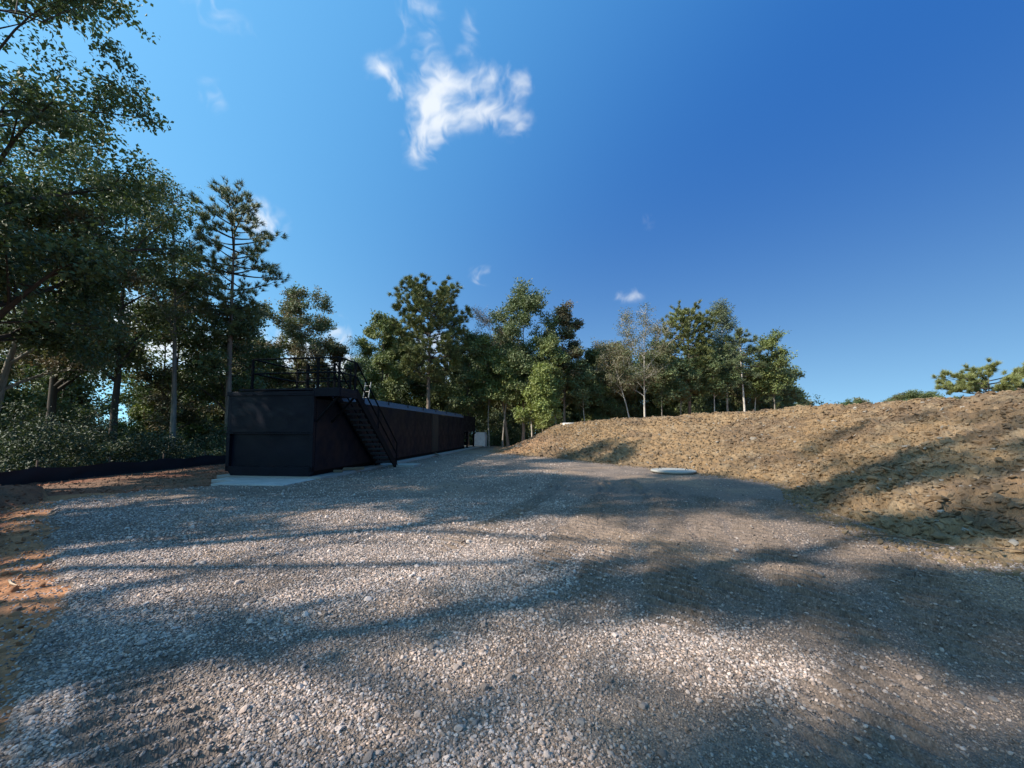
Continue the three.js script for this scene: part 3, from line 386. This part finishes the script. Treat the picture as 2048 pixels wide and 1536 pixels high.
// where the sun reaches the yard in the photograph, [x, depth, rx, rd]; the woods on the left have gaps in line with these
const SUNNY = [[-1.0, 2.05, 1.25, 0.7], [-2.6, 4.5, 2.3, 0.8], [-1.6, 5.75, 2.1, 0.75], [-0.3, 5.2, 0.9, 0.5], [1.25, 6.1, 1.0, 0.85], [3.8, 6.1, 1.4, 0.8], [1.3, 2.75, 1.2, 0.26], [2.1, 2.5, 0.7, 0.2], [-5.4, 4.2, 0.9, 0.7], [6.8, 7.0, 0.7, 0.4], [5.2, 4.9, 0.8, 0.2], [-3, 7.2, 1.2, 0.3], [3.3, 4.6, 0.8, 0.3]];
function sunPath(x, y, z) { // where the shadow of a leaf lands
  const k = y / SUN.y; let X = x - SUN.x * k, Z = z - SUN.z * k; const d = -Z, toe = d < 4.4 ? 6 : d < 6 ? 5.4 : d < 11.3 ? 5.3 + (d - 6) * 0.46 : 7.75 - (d - 11.3) * 0.5; if (X > toe) X = toe + (X - toe) / (1 + 0.31 * -SUN.x / SUN.y); return [X, d];
}
function shades(x, y, z, r) { // true when a leaf here would shade a place that lies in the sun
  const [X, d] = sunPath(x, y, z); if (d > 13.4 + 0.8 * Math.sin(X * 1.3) && X > -4.5) return true; if (d > 9.6 && X > 7.3) return r() < 0.96;
  for (const [a, b, p, q] of SUNNY) { const e = ((X - a) / (p + 0.5)) ** 2 + ((d - b) / (q + 0.38)) ** 2; if (e < 1 + 0.25 * (r() - 0.5)) return r() < 0.995; } return false;
}
const P3 = (x, y, z) => new THREE.Vector3(x, y, z);
function curve(a, b, c, n) { const out = []; for (let i = 0; i <= n; i++) { const t = i / n, u = 1 - t; out.push(P3(a.x * u * u + 2 * b.x * u * t + c.x * t * t, a.y * u * u + 2 * b.y * u * t + c.y * t * t, a.z * u * u + 2 * b.z * u * t + c.z * t * t)); } return out; }
const taper = (n, r0, r1) => Array.from({ length: n }, (_, i) => lerp(r0, r1, i / (n - 1)));
function startTree(name, o) { const y = soilH(o.x, o.d) - 0.1, t = base(name, o.x, y, -o.d); tag(t, o.label, o.category || 'tree', o.group); return t; }
function broadleaf(o) {
  const t = startTree(o.name || 'leafy_tree', o), r = rng(o.seed), h = o.h - t.position.y, cb = o.cb ?? h * 0.35, ch = h - cb, ox = o.ox || 0, oz = o.oz || 0, E = env[o.shape || 'oval'], tr = o.tr || h * 0.011, barkM = barks[o.bark || 'dark'];
  const trunk = newTube(), tp = [], N = 9; for (let i = 0; i <= N; i++) { const s = i / N, w = 0.12 * h * 0.06 * Math.sin(s * 5 + o.seed); tp.push(P3(ox * s ** 1.4 + w * s + (r() - 0.5) * 0.06 * h * 0.1, s * h * 0.92, oz * s ** 1.4 + (r() - 0.5) * 0.06 * h * 0.1)); }
  const rad = tp.map((_, i) => tr * (1 - 0.93 * (i / N) ** 0.9) * (i === 0 ? 1.35 : 1)); tubeInto(trunk, tp, rad, o.near ? 10 : 7);
  const onTrunk = (y) => { const q = clamp(y / (h * 0.92)) * N, i = Math.min(N - 1, Math.floor(q)); return [tp[i].clone().lerp(tp[i + 1], q - i), lerp(rad[i], rad[i + 1], q - i)]; };
  const limbs = newTube(), clumps = [], NL = o.limbs || 15, K = o.twigs || 5;
  for (let i = 0; i < NL; i++) {
    const s = clamp((i + 0.2 + 0.7 * r()) / NL, 0, 1), y = cb + ch * (0.04 + 0.94 * s), a = i * 2.4 + r() * 0.9 + o.seed, R = o.R * E(s) * (0.62 + 0.42 * r()), [ax] = onTrunk(y), T = P3(ax.x + Math.cos(a) * R * (o.sx || 1), y, ax.z + Math.sin(a) * R);
    const y0 = Math.max(cb * (0.55 + 0.4 * r()), Math.min(y - R * (0.45 + 0.5 * r()), h * 0.86)), [S, sr] = onTrunk(y0), M = S.clone().lerp(T, 0.5); M.y += R * (0.08 + 0.25 * r()) * (y - y0 > R * 0.9 ? -0.3 : 1); M.x += (r() - 0.5) * R * 0.25; M.z += (r() - 0.5) * R * 0.25;
    const pts = curve(S, M, T, 6), r0 = Math.min(sr * 0.7, tr * 0.5); tubeInto(limbs, pts, taper(7, r0, r0 * 0.16), o.near ? 6 : 5);
    for (let k = 0; k < K; k++) { const q = 0.32 + 0.68 * (k + r()) / K, b = pts[Math.min(5, Math.floor(q * 6))].clone().lerp(pts[Math.min(6, Math.floor(q * 6) + 1)], q * 6 % 1), dir = P3(r() - 0.5, r() * 0.7 - 0.18, r() - 0.5).normalize().addScaledVector(T.clone().sub(S).normalize(), 0.55).normalize(), L = o.R * (0.2 + 0.26 * r()) * (1.15 - 0.4 * q), e = b.clone().addScaledVector(dir, L), m = b.clone().lerp(e, 0.5); m.y += L * 0.12; tubeInto(limbs, curve(b, m, e, 3), taper(4, r0 * 0.3, 0.008), 4); if (o.airy ? r() > o.airy : true) clumps.push([e, 1]); clumps.push([m, 0.6]); 
      if (o.bare) for (let z = 0; z < o.bare; z++) { const bb = b.clone().lerp(e, 0.2 + 0.8 * r()), ee = bb.clone().add(P3(r() - 0.5, r() * 0.8 - 0.1, r() - 0.5).multiplyScalar(L * 1.3)); tubeInto(limbs, [bb, bb.clone().lerp(ee, 0.5).add(P3(0, 0.06, 0)), ee], [0.014, 0.01, 0.006], 3); } }
    clumps.push([T, 1.1]);
  }
  part('trunk', tubeGeo(trunk), barkM, t); part('limbs', tubeGeo(limbs), barkM, t);
  const list = [], per = o.n / clumps.reduce((q, c) => q + c[1], 0), rc = o.rc || Math.max(0.3, o.R * 0.125), g = greens[o.leaf || 'oak'], g2 = greens[o.leaf2 || o.leaf || 'oak'];
  for (const [c, w] of clumps) { const cnt = per * w * (0.5 + r()), tone = r(); for (let i = 0; i < cnt; i++) { const gx = (r() + r() + r() - 1.5) * 1.25 * rc, gy = (r() + r() + r() - 1.5) * 0.95 * rc, gz = (r() + r() + r() - 1.5) * 1.25 * rc, x = c.x + gx, y = c.y + gy, z = c.z + gz; if (o.gaps && shades(x + o.x, y + t.position.y, z - o.d, r) && r() < o.gaps) continue; const k = 0.7 + 0.55 * r(), m = clamp(tone * 0.8 + (r() - 0.4) * 0.5), s = (o.ls || 1) * (0.75 + 0.55 * r()); list.push([x, y, z, (r() - 0.5) * 1.1, r() * 6.28, (r() - 0.5) * 1.1, s, s, s, lerp(g[0], g2[0], m) * k, lerp(g[1], g2[1], m) * k, lerp(g[2], g2[2], m) * k]); } }
  if (list.length) instanced('crown', sprays[o.spray || 'mid'], leafMat, list, t);
  t.userData.leaves = undefined; return t;
}
function pine(o) {
  const t = startTree(o.name || 'pine_tree', o), r = rng(o.seed), h = o.h - t.position.y, cb = o.cb, tr = o.tr || 0.2, ox = o.ox || 0, trunk = newTube(), tp = [], N = 10, limbs = newTube(), list = [], g = greens[o.leaf || 'pine'], g2 = greens[o.leaf2 || o.leaf || 'pine'], E = env[o.shape || 'oval'], up = P3(0, 1, 0), q = new THREE.Quaternion();
  for (let i = 0; i <= N; i++) { const s = i / N; tp.push(P3(ox * s + 0.06 * Math.sin(s * 6 + o.seed), s * h, 0.05 * Math.sin(s * 5 + o.seed))); }
  tubeInto(trunk, tp, tp.map((_, i) => tr * (1 - 0.9 * (i / N)) * (i ? 1 : 1.25)), o.near ? 10 : 7); const on = (y) => { const f = clamp(y / h) * N, i = Math.min(N - 1, Math.floor(f)); return tp[i].clone().lerp(tp[i + 1], f - i); };
  const tuft = (p, dir) => { if (o.gaps && shades(p.x + o.x, p.y + t.position.y, p.z - o.d, r) && r() < o.gaps) return; q.setFromUnitVectors(up, dir); const s = (o.ls || 1) * (0.75 + 0.5 * r()), k = 0.7 + 0.55 * r(), m = r(); const e = [p.x, p.y, p.z, 0, 0, 0, s, s, s, lerp(g[0], g2[0], m) * k, lerp(g[1], g2[1], m) * k, lerp(g[2], g2[2], m) * k]; e.quat = q.clone(); list.push(e); };
  let a = o.seed; for (let y = cb; y < h - 0.15; y += (o.step || 0.42) * (0.7 + 0.6 * r())) {
    const s = (y - cb) / (h - cb), nb = 2 + (r() < 0.6) + (r() < 0.3); for (let b = 0; b < nb; b++) {
      a += 2.2 + r() * 0.8; const L = o.R * E(s) * (0.55 + 0.5 * r()) + 0.2, S = on(y), rise = (o.droop ?? 0.12) + 0.5 * s ** 2, T = P3(S.x + Math.cos(a) * L, S.y + L * (rise + (r() - 0.5) * 0.3), S.z + Math.sin(a) * L), M = S.clone().lerp(T, 0.55); M.y -= L * (o.sag ?? 0.12); const pts = curve(S, M, T, 5); tubeInto(limbs, pts, taper(6, 0.03 + 0.012 * L, 0.01), 4);
      const ns = Math.max(3, Math.round(L * (o.dens || 4.2))); for (let k = 0; k < ns; k++) { const f = 0.34 + 0.66 * (k + r()) / ns, c = pts[Math.min(4, Math.floor(f * 5))].clone().lerp(pts[Math.min(5, Math.floor(f * 5) + 1)], f * 5 % 1), d = T.clone().sub(S).normalize().add(P3(r() - 0.5, r() * 0.9 - 0.25, r() - 0.5).multiplyScalar(2.2)).normalize(), l = 0.15 + (o.spread || 0.45) * r() * (1.2 - 0.4 * f), e = c.clone().addScaledVector(d, l); if (r() < 0.6) tubeInto(limbs, [c, e], [0.009, 0.006], 3); const nt = o.tn || 3; for (let z = 0; z < nt; z++) { const dd = d.clone().add(P3(r() - 0.5, r() * 0.8 - 0.15, r() - 0.5)).normalize(); tuft(e.clone().add(P3(r() - 0.5, r() - 0.5, r() - 0.5).multiplyScalar(0.28)), dd); } }
    }
  }
  for (let k = 0; k < 8; k++) tuft(P3(ox + (r() - 0.5) * 0.3, h + (r() - 0.5) * 0.3, (r() - 0.5) * 0.3), P3((r() - 0.5), 1, (r() - 0.5)).normalize());
  for (let k = 0; k < (o.stubs || 5); k++) { const y = cb * (0.55 + 0.45 * r()), S = on(y), b = r() * 6.28, l = 0.5 + 1.3 * r(); tubeInto(limbs, [S, P3(S.x + Math.cos(b) * l * 0.6, S.y + 0.1, S.z + Math.sin(b) * l * 0.6), P3(S.x + Math.cos(b) * l, S.y - 0.05, S.z + Math.sin(b) * l)], [0.03, 0.02, 0.008], 4); }
  part('trunk', tubeGeo(trunk), barks[o.bark || 'pine'], t); part('limbs', tubeGeo(limbs), barks.dark, t); instanced('crown', tufts[o.near ? 'near' : 'far'], needleMat, list, t); return t;
}
function copyTree(src, x, d, turn, sc, label, group) { const c = src.clone(); c.name = numbered(src.name.replace(/_\d+$/, '')); c.position.set(x, soilH(x, d) - 0.1, -d); c.rotation.y = turn; c.scale.setScalar(sc); c.userData = { label, category: 'tree', group }; scene.add(c); return c; }

// woods on the left, in view
const LW = 'trees of the wood left of the yard';
broadleaf({ name: 'oak_tree', x: -18.2, d: 12.4, h: 18, cb: 4.6, R: 5.9, sx: 1.0, n: 3900, limbs: 22, twigs: 6, tr: 0.3, seed: 11, gaps: 0.35, leaf: 'oak', leaf2: 'deep', spray: 'big', near: 1, rc: 0.55, shape: 'round', label: 'big oak at the left edge with limbs reaching over the yard', group: LW });
broadleaf({ name: 'oak_tree', x: -24, d: 20, h: 17.0, cb: 5.4, R: 4.2, n: 1032, limbs: 18, seed: 12, tr: 0.22, leaf: 'deep', leaf2: 'oak', spray: 'big', near: 1, rc: 0.5, label: 'dark straight oak near the left edge behind the silt fence', group: LW });
broadleaf({ name: 'airy_tree', x: -19.3, d: 22, h: 16.6, cb: 7.6, R: 2.9, ox: -0.7, gaps: 0.6, n: 673, limbs: 18, seed: 13, tr: 0.17, leaf: 'olive', leaf2: 'oak', spray: 'fine', near: 1, bare: 3, rc: 0.5, bark: 'grey', label: 'slender tree with thin grey trunk and sparse fine leaves left of the pine', group: LW });
broadleaf({ name: 'oak_tree', x: -21.2, d: 20.5, h: 16.0, cb: 5.2, R: 3.4, n: 852, limbs: 16, seed: 14, tr: 0.2, leaf: 'yellow', leaf2: 'deep', spray: 'big', near: 1, rc: 0.48, label: 'oak with olive yellow leaves between the dark oak and the slender tree', group: LW });
broadleaf({ name: 'leaning_tree', x: -22.5, d: 16.4, h: 11.2, cb: 4.4, R: 3.6, ox: 2.4, n: 673, limbs: 14, seed: 15, tr: 0.2, leaf: 'deep', leaf2: 'rust', spray: 'big', near: 1, bark: 'grey', rc: 0.48, label: 'leaning grey trunked tree at the far left edge', group: LW });
broadleaf({ name: 'leafy_tree', x: -18.1, d: 24.5, h: 9.2, cb: 3.6, R: 2.9, n: 538, limbs: 13, seed: 16, tr: 0.14, leaf: 'deep', leaf2: 'oak', spray: 'mid', near: 1, rc: 0.55, label: 'low round crowned tree just left of the tall pine', group: LW });
pine({ x: -16.9, d: 23, h: 16.0, cb: 7.6, R: 2.5, ox: -0.35, seed: 21, near: 1, tr: 0.2, shape: 'oval', leaf: 'pine', leaf2: 'olive', label: 'tall pine with long bare trunk behind the near left corner of the tank', dens: 4, tn: 3, spread: 0.7, group: LW });
broadleaf({ name: 'slim_tree', x: -22, d: 25, h: 12, cb: 2.4, R: 3.2, n: 628, limbs: 16, seed: 17, tr: 0.12, leaf: 'deep', leaf2: 'rust', spray: 'mid', rc: 0.48, label: 'slim dark tree standing behind the slender grey trunk', group: LW });
broadleaf({ name: 'slim_tree', x: -27.5, d: 23.5, h: 12, cb: 2, R: 3.6, n: 628, limbs: 16, seed: 18, tr: 0.13, leaf: 'oak', leaf2: 'deep', spray: 'mid', rc: 0.48, label: 'slim dark tree in the gloom behind the straight oak', group: LW });
broadleaf({ name: 'slim_tree', x: -25.5, d: 28, h: 11.5, cb: 1.6, R: 3.6, n: 628, limbs: 16, seed: 19, tr: 0.13, leaf: 'lime', leaf2: 'deep', spray: 'mid', rc: 0.48, label: 'brighter green tree glimpsed low between the left trunks', group: LW });
// the same wood goes on left of the frame; its crowns shade the yard
const OFF = 'trees of the wood beyond the left edge that shade the yard';
[[-17.6, 8.8, 20, 5.2, 4200], [-16.8, 4.3, 24, 5.2, 1800], [-16.4, 0.8, 25.5, 5.2, 1800], [-16.4, -2.8, 27, 5.2, 2000], [-16.8, -6.3, 27, 5.0, 1950], [-17.6, -9.6, 25, 5.0, 1750]].forEach(([x, d, h, R, n], i) => broadleaf({ name: 'oak_tree', x, d, h, cb: 4.5, R, n, limbs: 22, twigs: 6, seed: 31 + i, tr: 0.26, leaf: 'oak', spray: 'mid', gaps: 1, rc: 0.7, label: 'tall oak of the wood left of the view, shading the gravel', group: OFF }));
console.log('left wood done');

// tree line behind the tank and the bank
const BW = 'trees of the tree line behind the yard';
broadleaf({ name: 'oak_tree', x: -20.2, d: 36, h: 14.6, cb: 6.4, R: 3.5, n: 1115, limbs: 16, seed: 41, leaf: 'oak', leaf2: 'rust', rc: 0.5, shape: 'round', airy: 0.2, label: 'oak with rounded open crown above the platform railing', group: BW });
broadleaf({ x: -24.9, d: 38, h: 10.3, cb: 3.4, R: 2.9, n: 983, limbs: 13, seed: 42, leaf: 'deep', leaf2: 'oak', label: 'small leafy tree right of the tall pine trunk above the railing', group: BW });
broadleaf({ x: -18, d: 38.5, h: 10.4, cb: 3.6, R: 2.4, n: 983, limbs: 13, seed: 43, leaf: 'deep', leaf2: 'rust', label: 'small leafy tree behind the right end of the platform railing', group: BW });
broadleaf({ name: 'bare_sapling', x: -16.8, d: 40, h: 11.6, cb: 5, R: 1.2, n: 60, limbs: 12, twigs: 4, seed: 44, bare: 3, tr: 0.06, bark: 'grey', leaf: 'olive', spray: 'fine', label: 'thin leafless sapling right of the railing against the sky', group: BW });
broadleaf({ x: -12.5, d: 37, h: 12.6, cb: 3.2, R: 2.5, n: 1312, limbs: 17, seed: 45, leaf: 'yellow', leaf2: 'oak', shape: 'column', label: 'yellow green columnar tree left of the broad pine', group: BW });
pine({ x: -7.8, d: 36, h: 14.7, cb: 6.2, R: 3.4, seed: 46, tr: 0.24, leaf: 'pineYellow', leaf2: 'pine', shape: 'round', dens: 4.2, tn: 4, step: 0.27, droop: 0.25, spread: 1.0, ls: 0.85, label: 'broad sunlit pine with thick trunk above the tank roof', group: BW });
broadleaf({ x: -4.3, d: 38, h: 11.1, cb: 2.6, R: 2.9, n: 1246, limbs: 16, seed: 47, leaf: 'deep', leaf2: 'yellow', label: 'dark rounded tree above the far end of the tank', group: BW });
broadleaf({ name: 'bare_tree', x: -0.4, d: 38.5, h: 14.1, cb: 6.5, R: 2.9, ox: -2.2, n: 260, limbs: 16, twigs: 7, seed: 48, bare: 5, tr: 0.14, bark: 'grey', leaf: 'rust', spray: 'fine', label: 'leaning nearly leafless grey tree beside the far end of the tank', group: BW });
broadleaf({ x: 1.1, d: 38, h: 15.5, cb: 6.2, R: 3.5, n: 1377, limbs: 18, seed: 49, bark: 'grey', leaf: 'olive', leaf2: 'oak', rc: 0.55, shape: 'oval', label: 'tallest leafy tree in the middle of the tree line', group: BW });
broadleaf({ x: 5.3, d: 39, h: 14.4, cb: 4.4, R: 2.3, n: 1180, limbs: 17, seed: 50, bark: 'grey', leaf: 'rust', leaf2: 'deep', shape: 'column', label: 'reddish dark tree right of the tallest tree', group: BW });
broadleaf({ name: 'young_tree', x: 2.65, d: 33.4, h: 6.8, cb: 2.3, R: 1.9, n: 900, limbs: 14, seed: 51, tr: 0.07, bark: 'grey', leaf: 'lime', leaf2: 'yellow', shape: 'cone', rc: 0.4, label: 'young bright green tree in front of the tree line by the bank end', group: BW });
broadleaf({ x: 9.3, d: 40, h: 10.2, cb: 2.2, R: 2.7, n: 1312, limbs: 15, seed: 52, leaf: 'deep', leaf2: 'oak', shape: 'round', label: 'low dense dark tree left of the white barked tree', group: BW });
broadleaf({ name: 'white_barked_tree', x: 12.8, d: 37, h: 12.9, cb: 5.4, R: 3.4, n: 900, limbs: 17, twigs: 6, seed: 53, bare: 3, tr: 0.13, bark: 'pale', leaf: 'olive', leaf2: 'rust', spray: 'fine', rc: 0.5, shape: 'spread', label: 'forked white barked tree with thin brownish crown behind the bank', group: BW });
broadleaf({ name: 'white_barked_tree', x: 11.9, d: 37.6, h: 10.6, cb: 5.4, R: 2.2, ox: -2.4, n: 420, limbs: 12, seed: 54, bare: 3, tr: 0.1, bark: 'pale', leaf: 'rust', leaf2: 'olive', spray: 'fine', rc: 0.5, label: 'left leaning white trunk beside the forked white barked tree', group: BW });
pine({ x: 18.5, d: 40, h: 14.2, cb: 4.6, R: 2.7, seed: 55, tr: 0.2, leaf: 'pine', leaf2: 'pineYellow', shape: 'column', dens: 4, tn: 4, step: 0.3, spread: 0.9, ls: 0.85, label: 'full dark pine right of the white barked tree', group: BW });
broadleaf({ name: 'slender_tree', x: 23, d: 41, h: 15.6, cb: 6.0, R: 2.1, ox: -0.3, n: 852, limbs: 18, seed: 56, tr: 0.13, bark: 'pale', leaf: 'blue', leaf2: 'olive', spray: 'fine', shape: 'cone', rc: 0.5, ls: 1.2, label: 'tall slender pointed tree right of the full pine', group: BW });
pine({ x: 22.9, d: 38, h: 11.5, cb: 5.2, R: 1.9, seed: 57, tr: 0.13, bark: 'pale', leaf: 'blue', leaf2: 'pine', shape: 'oval', dens: 4, droop: -0.05, sag: -0.1, tn: 3, step: 0.55, label: 'dark tiered conifer with white trunk near the right end of the trees', group: BW });
pine({ x: 27.2, d: 40, h: 9.2, cb: 2.2, R: 3.1, seed: 58, tr: 0.12, leaf: 'blue', leaf2: 'olive', shape: 'cone', dens: 3.2, droop: -0.05, sag: -0.05, tn: 3, step: 0.6, label: 'low spreading conifer at the right end of the tree line', group: BW });
pine({ name: 'pine_tree', x: 56, d: 45, h: 8.4, cb: 2.6, R: 4.6, seed: 59, tr: 0.16, leaf: 'pineYellow', leaf2: 'olive', shape: 'oval', dens: 3.2, droop: 0.05, tn: 5, step: 0.42, spread: 1.0, ls: 1.2, label: 'pale feathery tree top rising over the bank at the right edge', group: 'trees beyond the bank' });

{
  const r = rng(81), what = ['by the bin', 'left of the bare leaning tree', 'left of the young bright tree', 'right of the young bright tree', 'left of the low dense tree', 'right of the forked white tree', 'left of the full pine', 'right of the full pine', 'beside the tiered conifer', 'at the right end of the trees'];
  [[-2.2, 37], [-0.9, 36.2], [1.9, 36.4], [4.1, 35.4], [7.2, 37.6], [14.6, 37.4], [16.6, 38], [20.3, 38.6], [24.4, 39], [26, 38]].forEach(([x, d], i) => broadleaf({ name: 'slim_tree', x, d, h: 8 + 3.5 * r(), cb: 4.2, R: 1.5, ox: (r() - 0.5) * 1.6, n: 330, limbs: 11, seed: 181 + i, tr: 0.065 + 0.03 * r(), bark: r() < 0.6 ? 'grey' : 'pale', leaf: r() < 0.5 ? 'yellow' : 'olive', leaf2: 'oak', spray: 'mid', rc: 0.4, bare: 1, label: 'thin bare stemmed tree at the wood edge ' + what[i], group: 'thin stems at the edge of the wood' }));
}
// second row: the darker trees behind
const fillA = broadleaf({ name: 'leafy_tree', x: -14, d: 47, h: 12.5, cb: 1.8, R: 3.6, n: 1500, limbs: 15, seed: 61, leaf: 'deep', leaf2: 'oak', spray: 'far', rc: 0.8, label: 'dark leafy tree deep in the wood behind the front trees', group: 'dark trees deep in the wood' });
const fillB = broadleaf({ name: 'leafy_tree', x: -1, d: 48, h: 13, cb: 1.4, R: 3.4, n: 1500, limbs: 15, seed: 62, leaf: 'oak', leaf2: 'rust', spray: 'far', rc: 0.8, label: 'dark leafy tree deep in the wood behind the front trees', group: 'dark trees deep in the wood' });
const fillC = broadleaf({ name: 'leafy_tree', x: 12, d: 46, h: 11, cb: 1.2, R: 3.4, n: 1400, limbs: 14, seed: 63, leaf: 'deep', leaf2: 'yellow', spray: 'far', rc: 0.8, label: 'dark leafy tree deep in the wood behind the front trees', group: 'dark trees deep in the wood' });
{
  const r = rng(64), src = [fillA, fillB, fillC], spots = [];
  for (let x = -34; x <= 33; x += 4.6) spots.push([x + r() * 2, 46 + r() * 5, 0.66 + 0.24 * r()]);
  for (let x = -44; x <= 44; x += 6) spots.push([x + r() * 3, 56 + r() * 8, 0.8 + 0.3 * r()]);
  for (const [x, d] of [[-30, 20], [-33, 27], [-29, 33], [-36, 38], [-24, 34], [-40, 30], [-44, 22], [-28, 42], [-38, 47], [-47, 40], [-52, 33], [-34, 15]]) spots.push([x, d, 0.72 + 0.2 * r()]);
  spots.forEach(([x, d, s], i) => (x < -22 && d < 48 ? copyTree(src[i % 3], x, d, r() * 6.28, s, 'shadowy tree low in the left wood beyond the silt fence', 'shadowy trees of the left wood') : copyTree(src[i % 3], x, d, r() * 6.28, s, 'dark leafy tree deep in the wood behind the front trees', 'dark trees deep in the wood')));
  for (let i = 0; i < 13; i++) { const d = 92 + 26 * r(), x = d * (0.7 + 0.5 * i / 12) + r() * 5; const c = copyTree(src[i % 3], x, d, r() * 6.28, 0.72 + 0.2 * r() + (i === 8 || i === 9 ? 0.2 : 0), 'far green tree top showing just over the bank', 'far trees beyond the bank'); c.position.y -= 1.0; }
}
// undergrowth: nobody could count it
{
  const r = rng(71), A = [], B = [], put = (L, x, d, hmax, g) => { const y = soilH(x, d) + hmax * r() ** 1.6, k = 0.45 + 0.5 * r(), s = 0.7 + 0.6 * r(); L.push([x, y + 0.15, -d, r() - 0.5, r() * 6.28, r() - 0.5, s, s, s, g[0] * k, g[1] * k, g[2] * k]); };
  for (let i = 0; i < 26000; i++) { const x = -15.4 - 22 * r() ** 1.3, d = 6 + 34 * r(), hm = 0.4 + 2.8 * sstep(0.35, 0.75, fbm2(x * 0.3, d * 0.3, 3, 200)) * (0.4 + 0.6 * sstep(15, 19, -x)); const q = fbm2(x * 0.5, d * 0.5, 2, 210); put(A, x, d, hm, q > 0.62 ? greens.oak : greens.deep); }
  for (let i = 0; i < 14000; i++) { const x = -32 + 68 * r(), d = 40.5 + 12 * r(), hm = 0.5 + 3.6 * sstep(0.3, 0.7, fbm2(x * 0.3, d * 0.3, 3, 220)); const q = r(); put(B, x, d, hm, q > 0.8 ? greens.yellow : q > 0.4 ? greens.oak : greens.deep); }
  tag(instanced('undergrowth', sprays.fine, leafMat, A, scene), 'dense bushes and brambles on the floor of the left wood', 'undergrowth', null, 'stuff');
  tag(instanced('undergrowth', sprays.mid, leafMat, B, scene), 'dense low bushes under the tree line behind the bank', 'undergrowth', null, 'stuff');
}
console.log('trees done');
renderer.render(scene, camera);
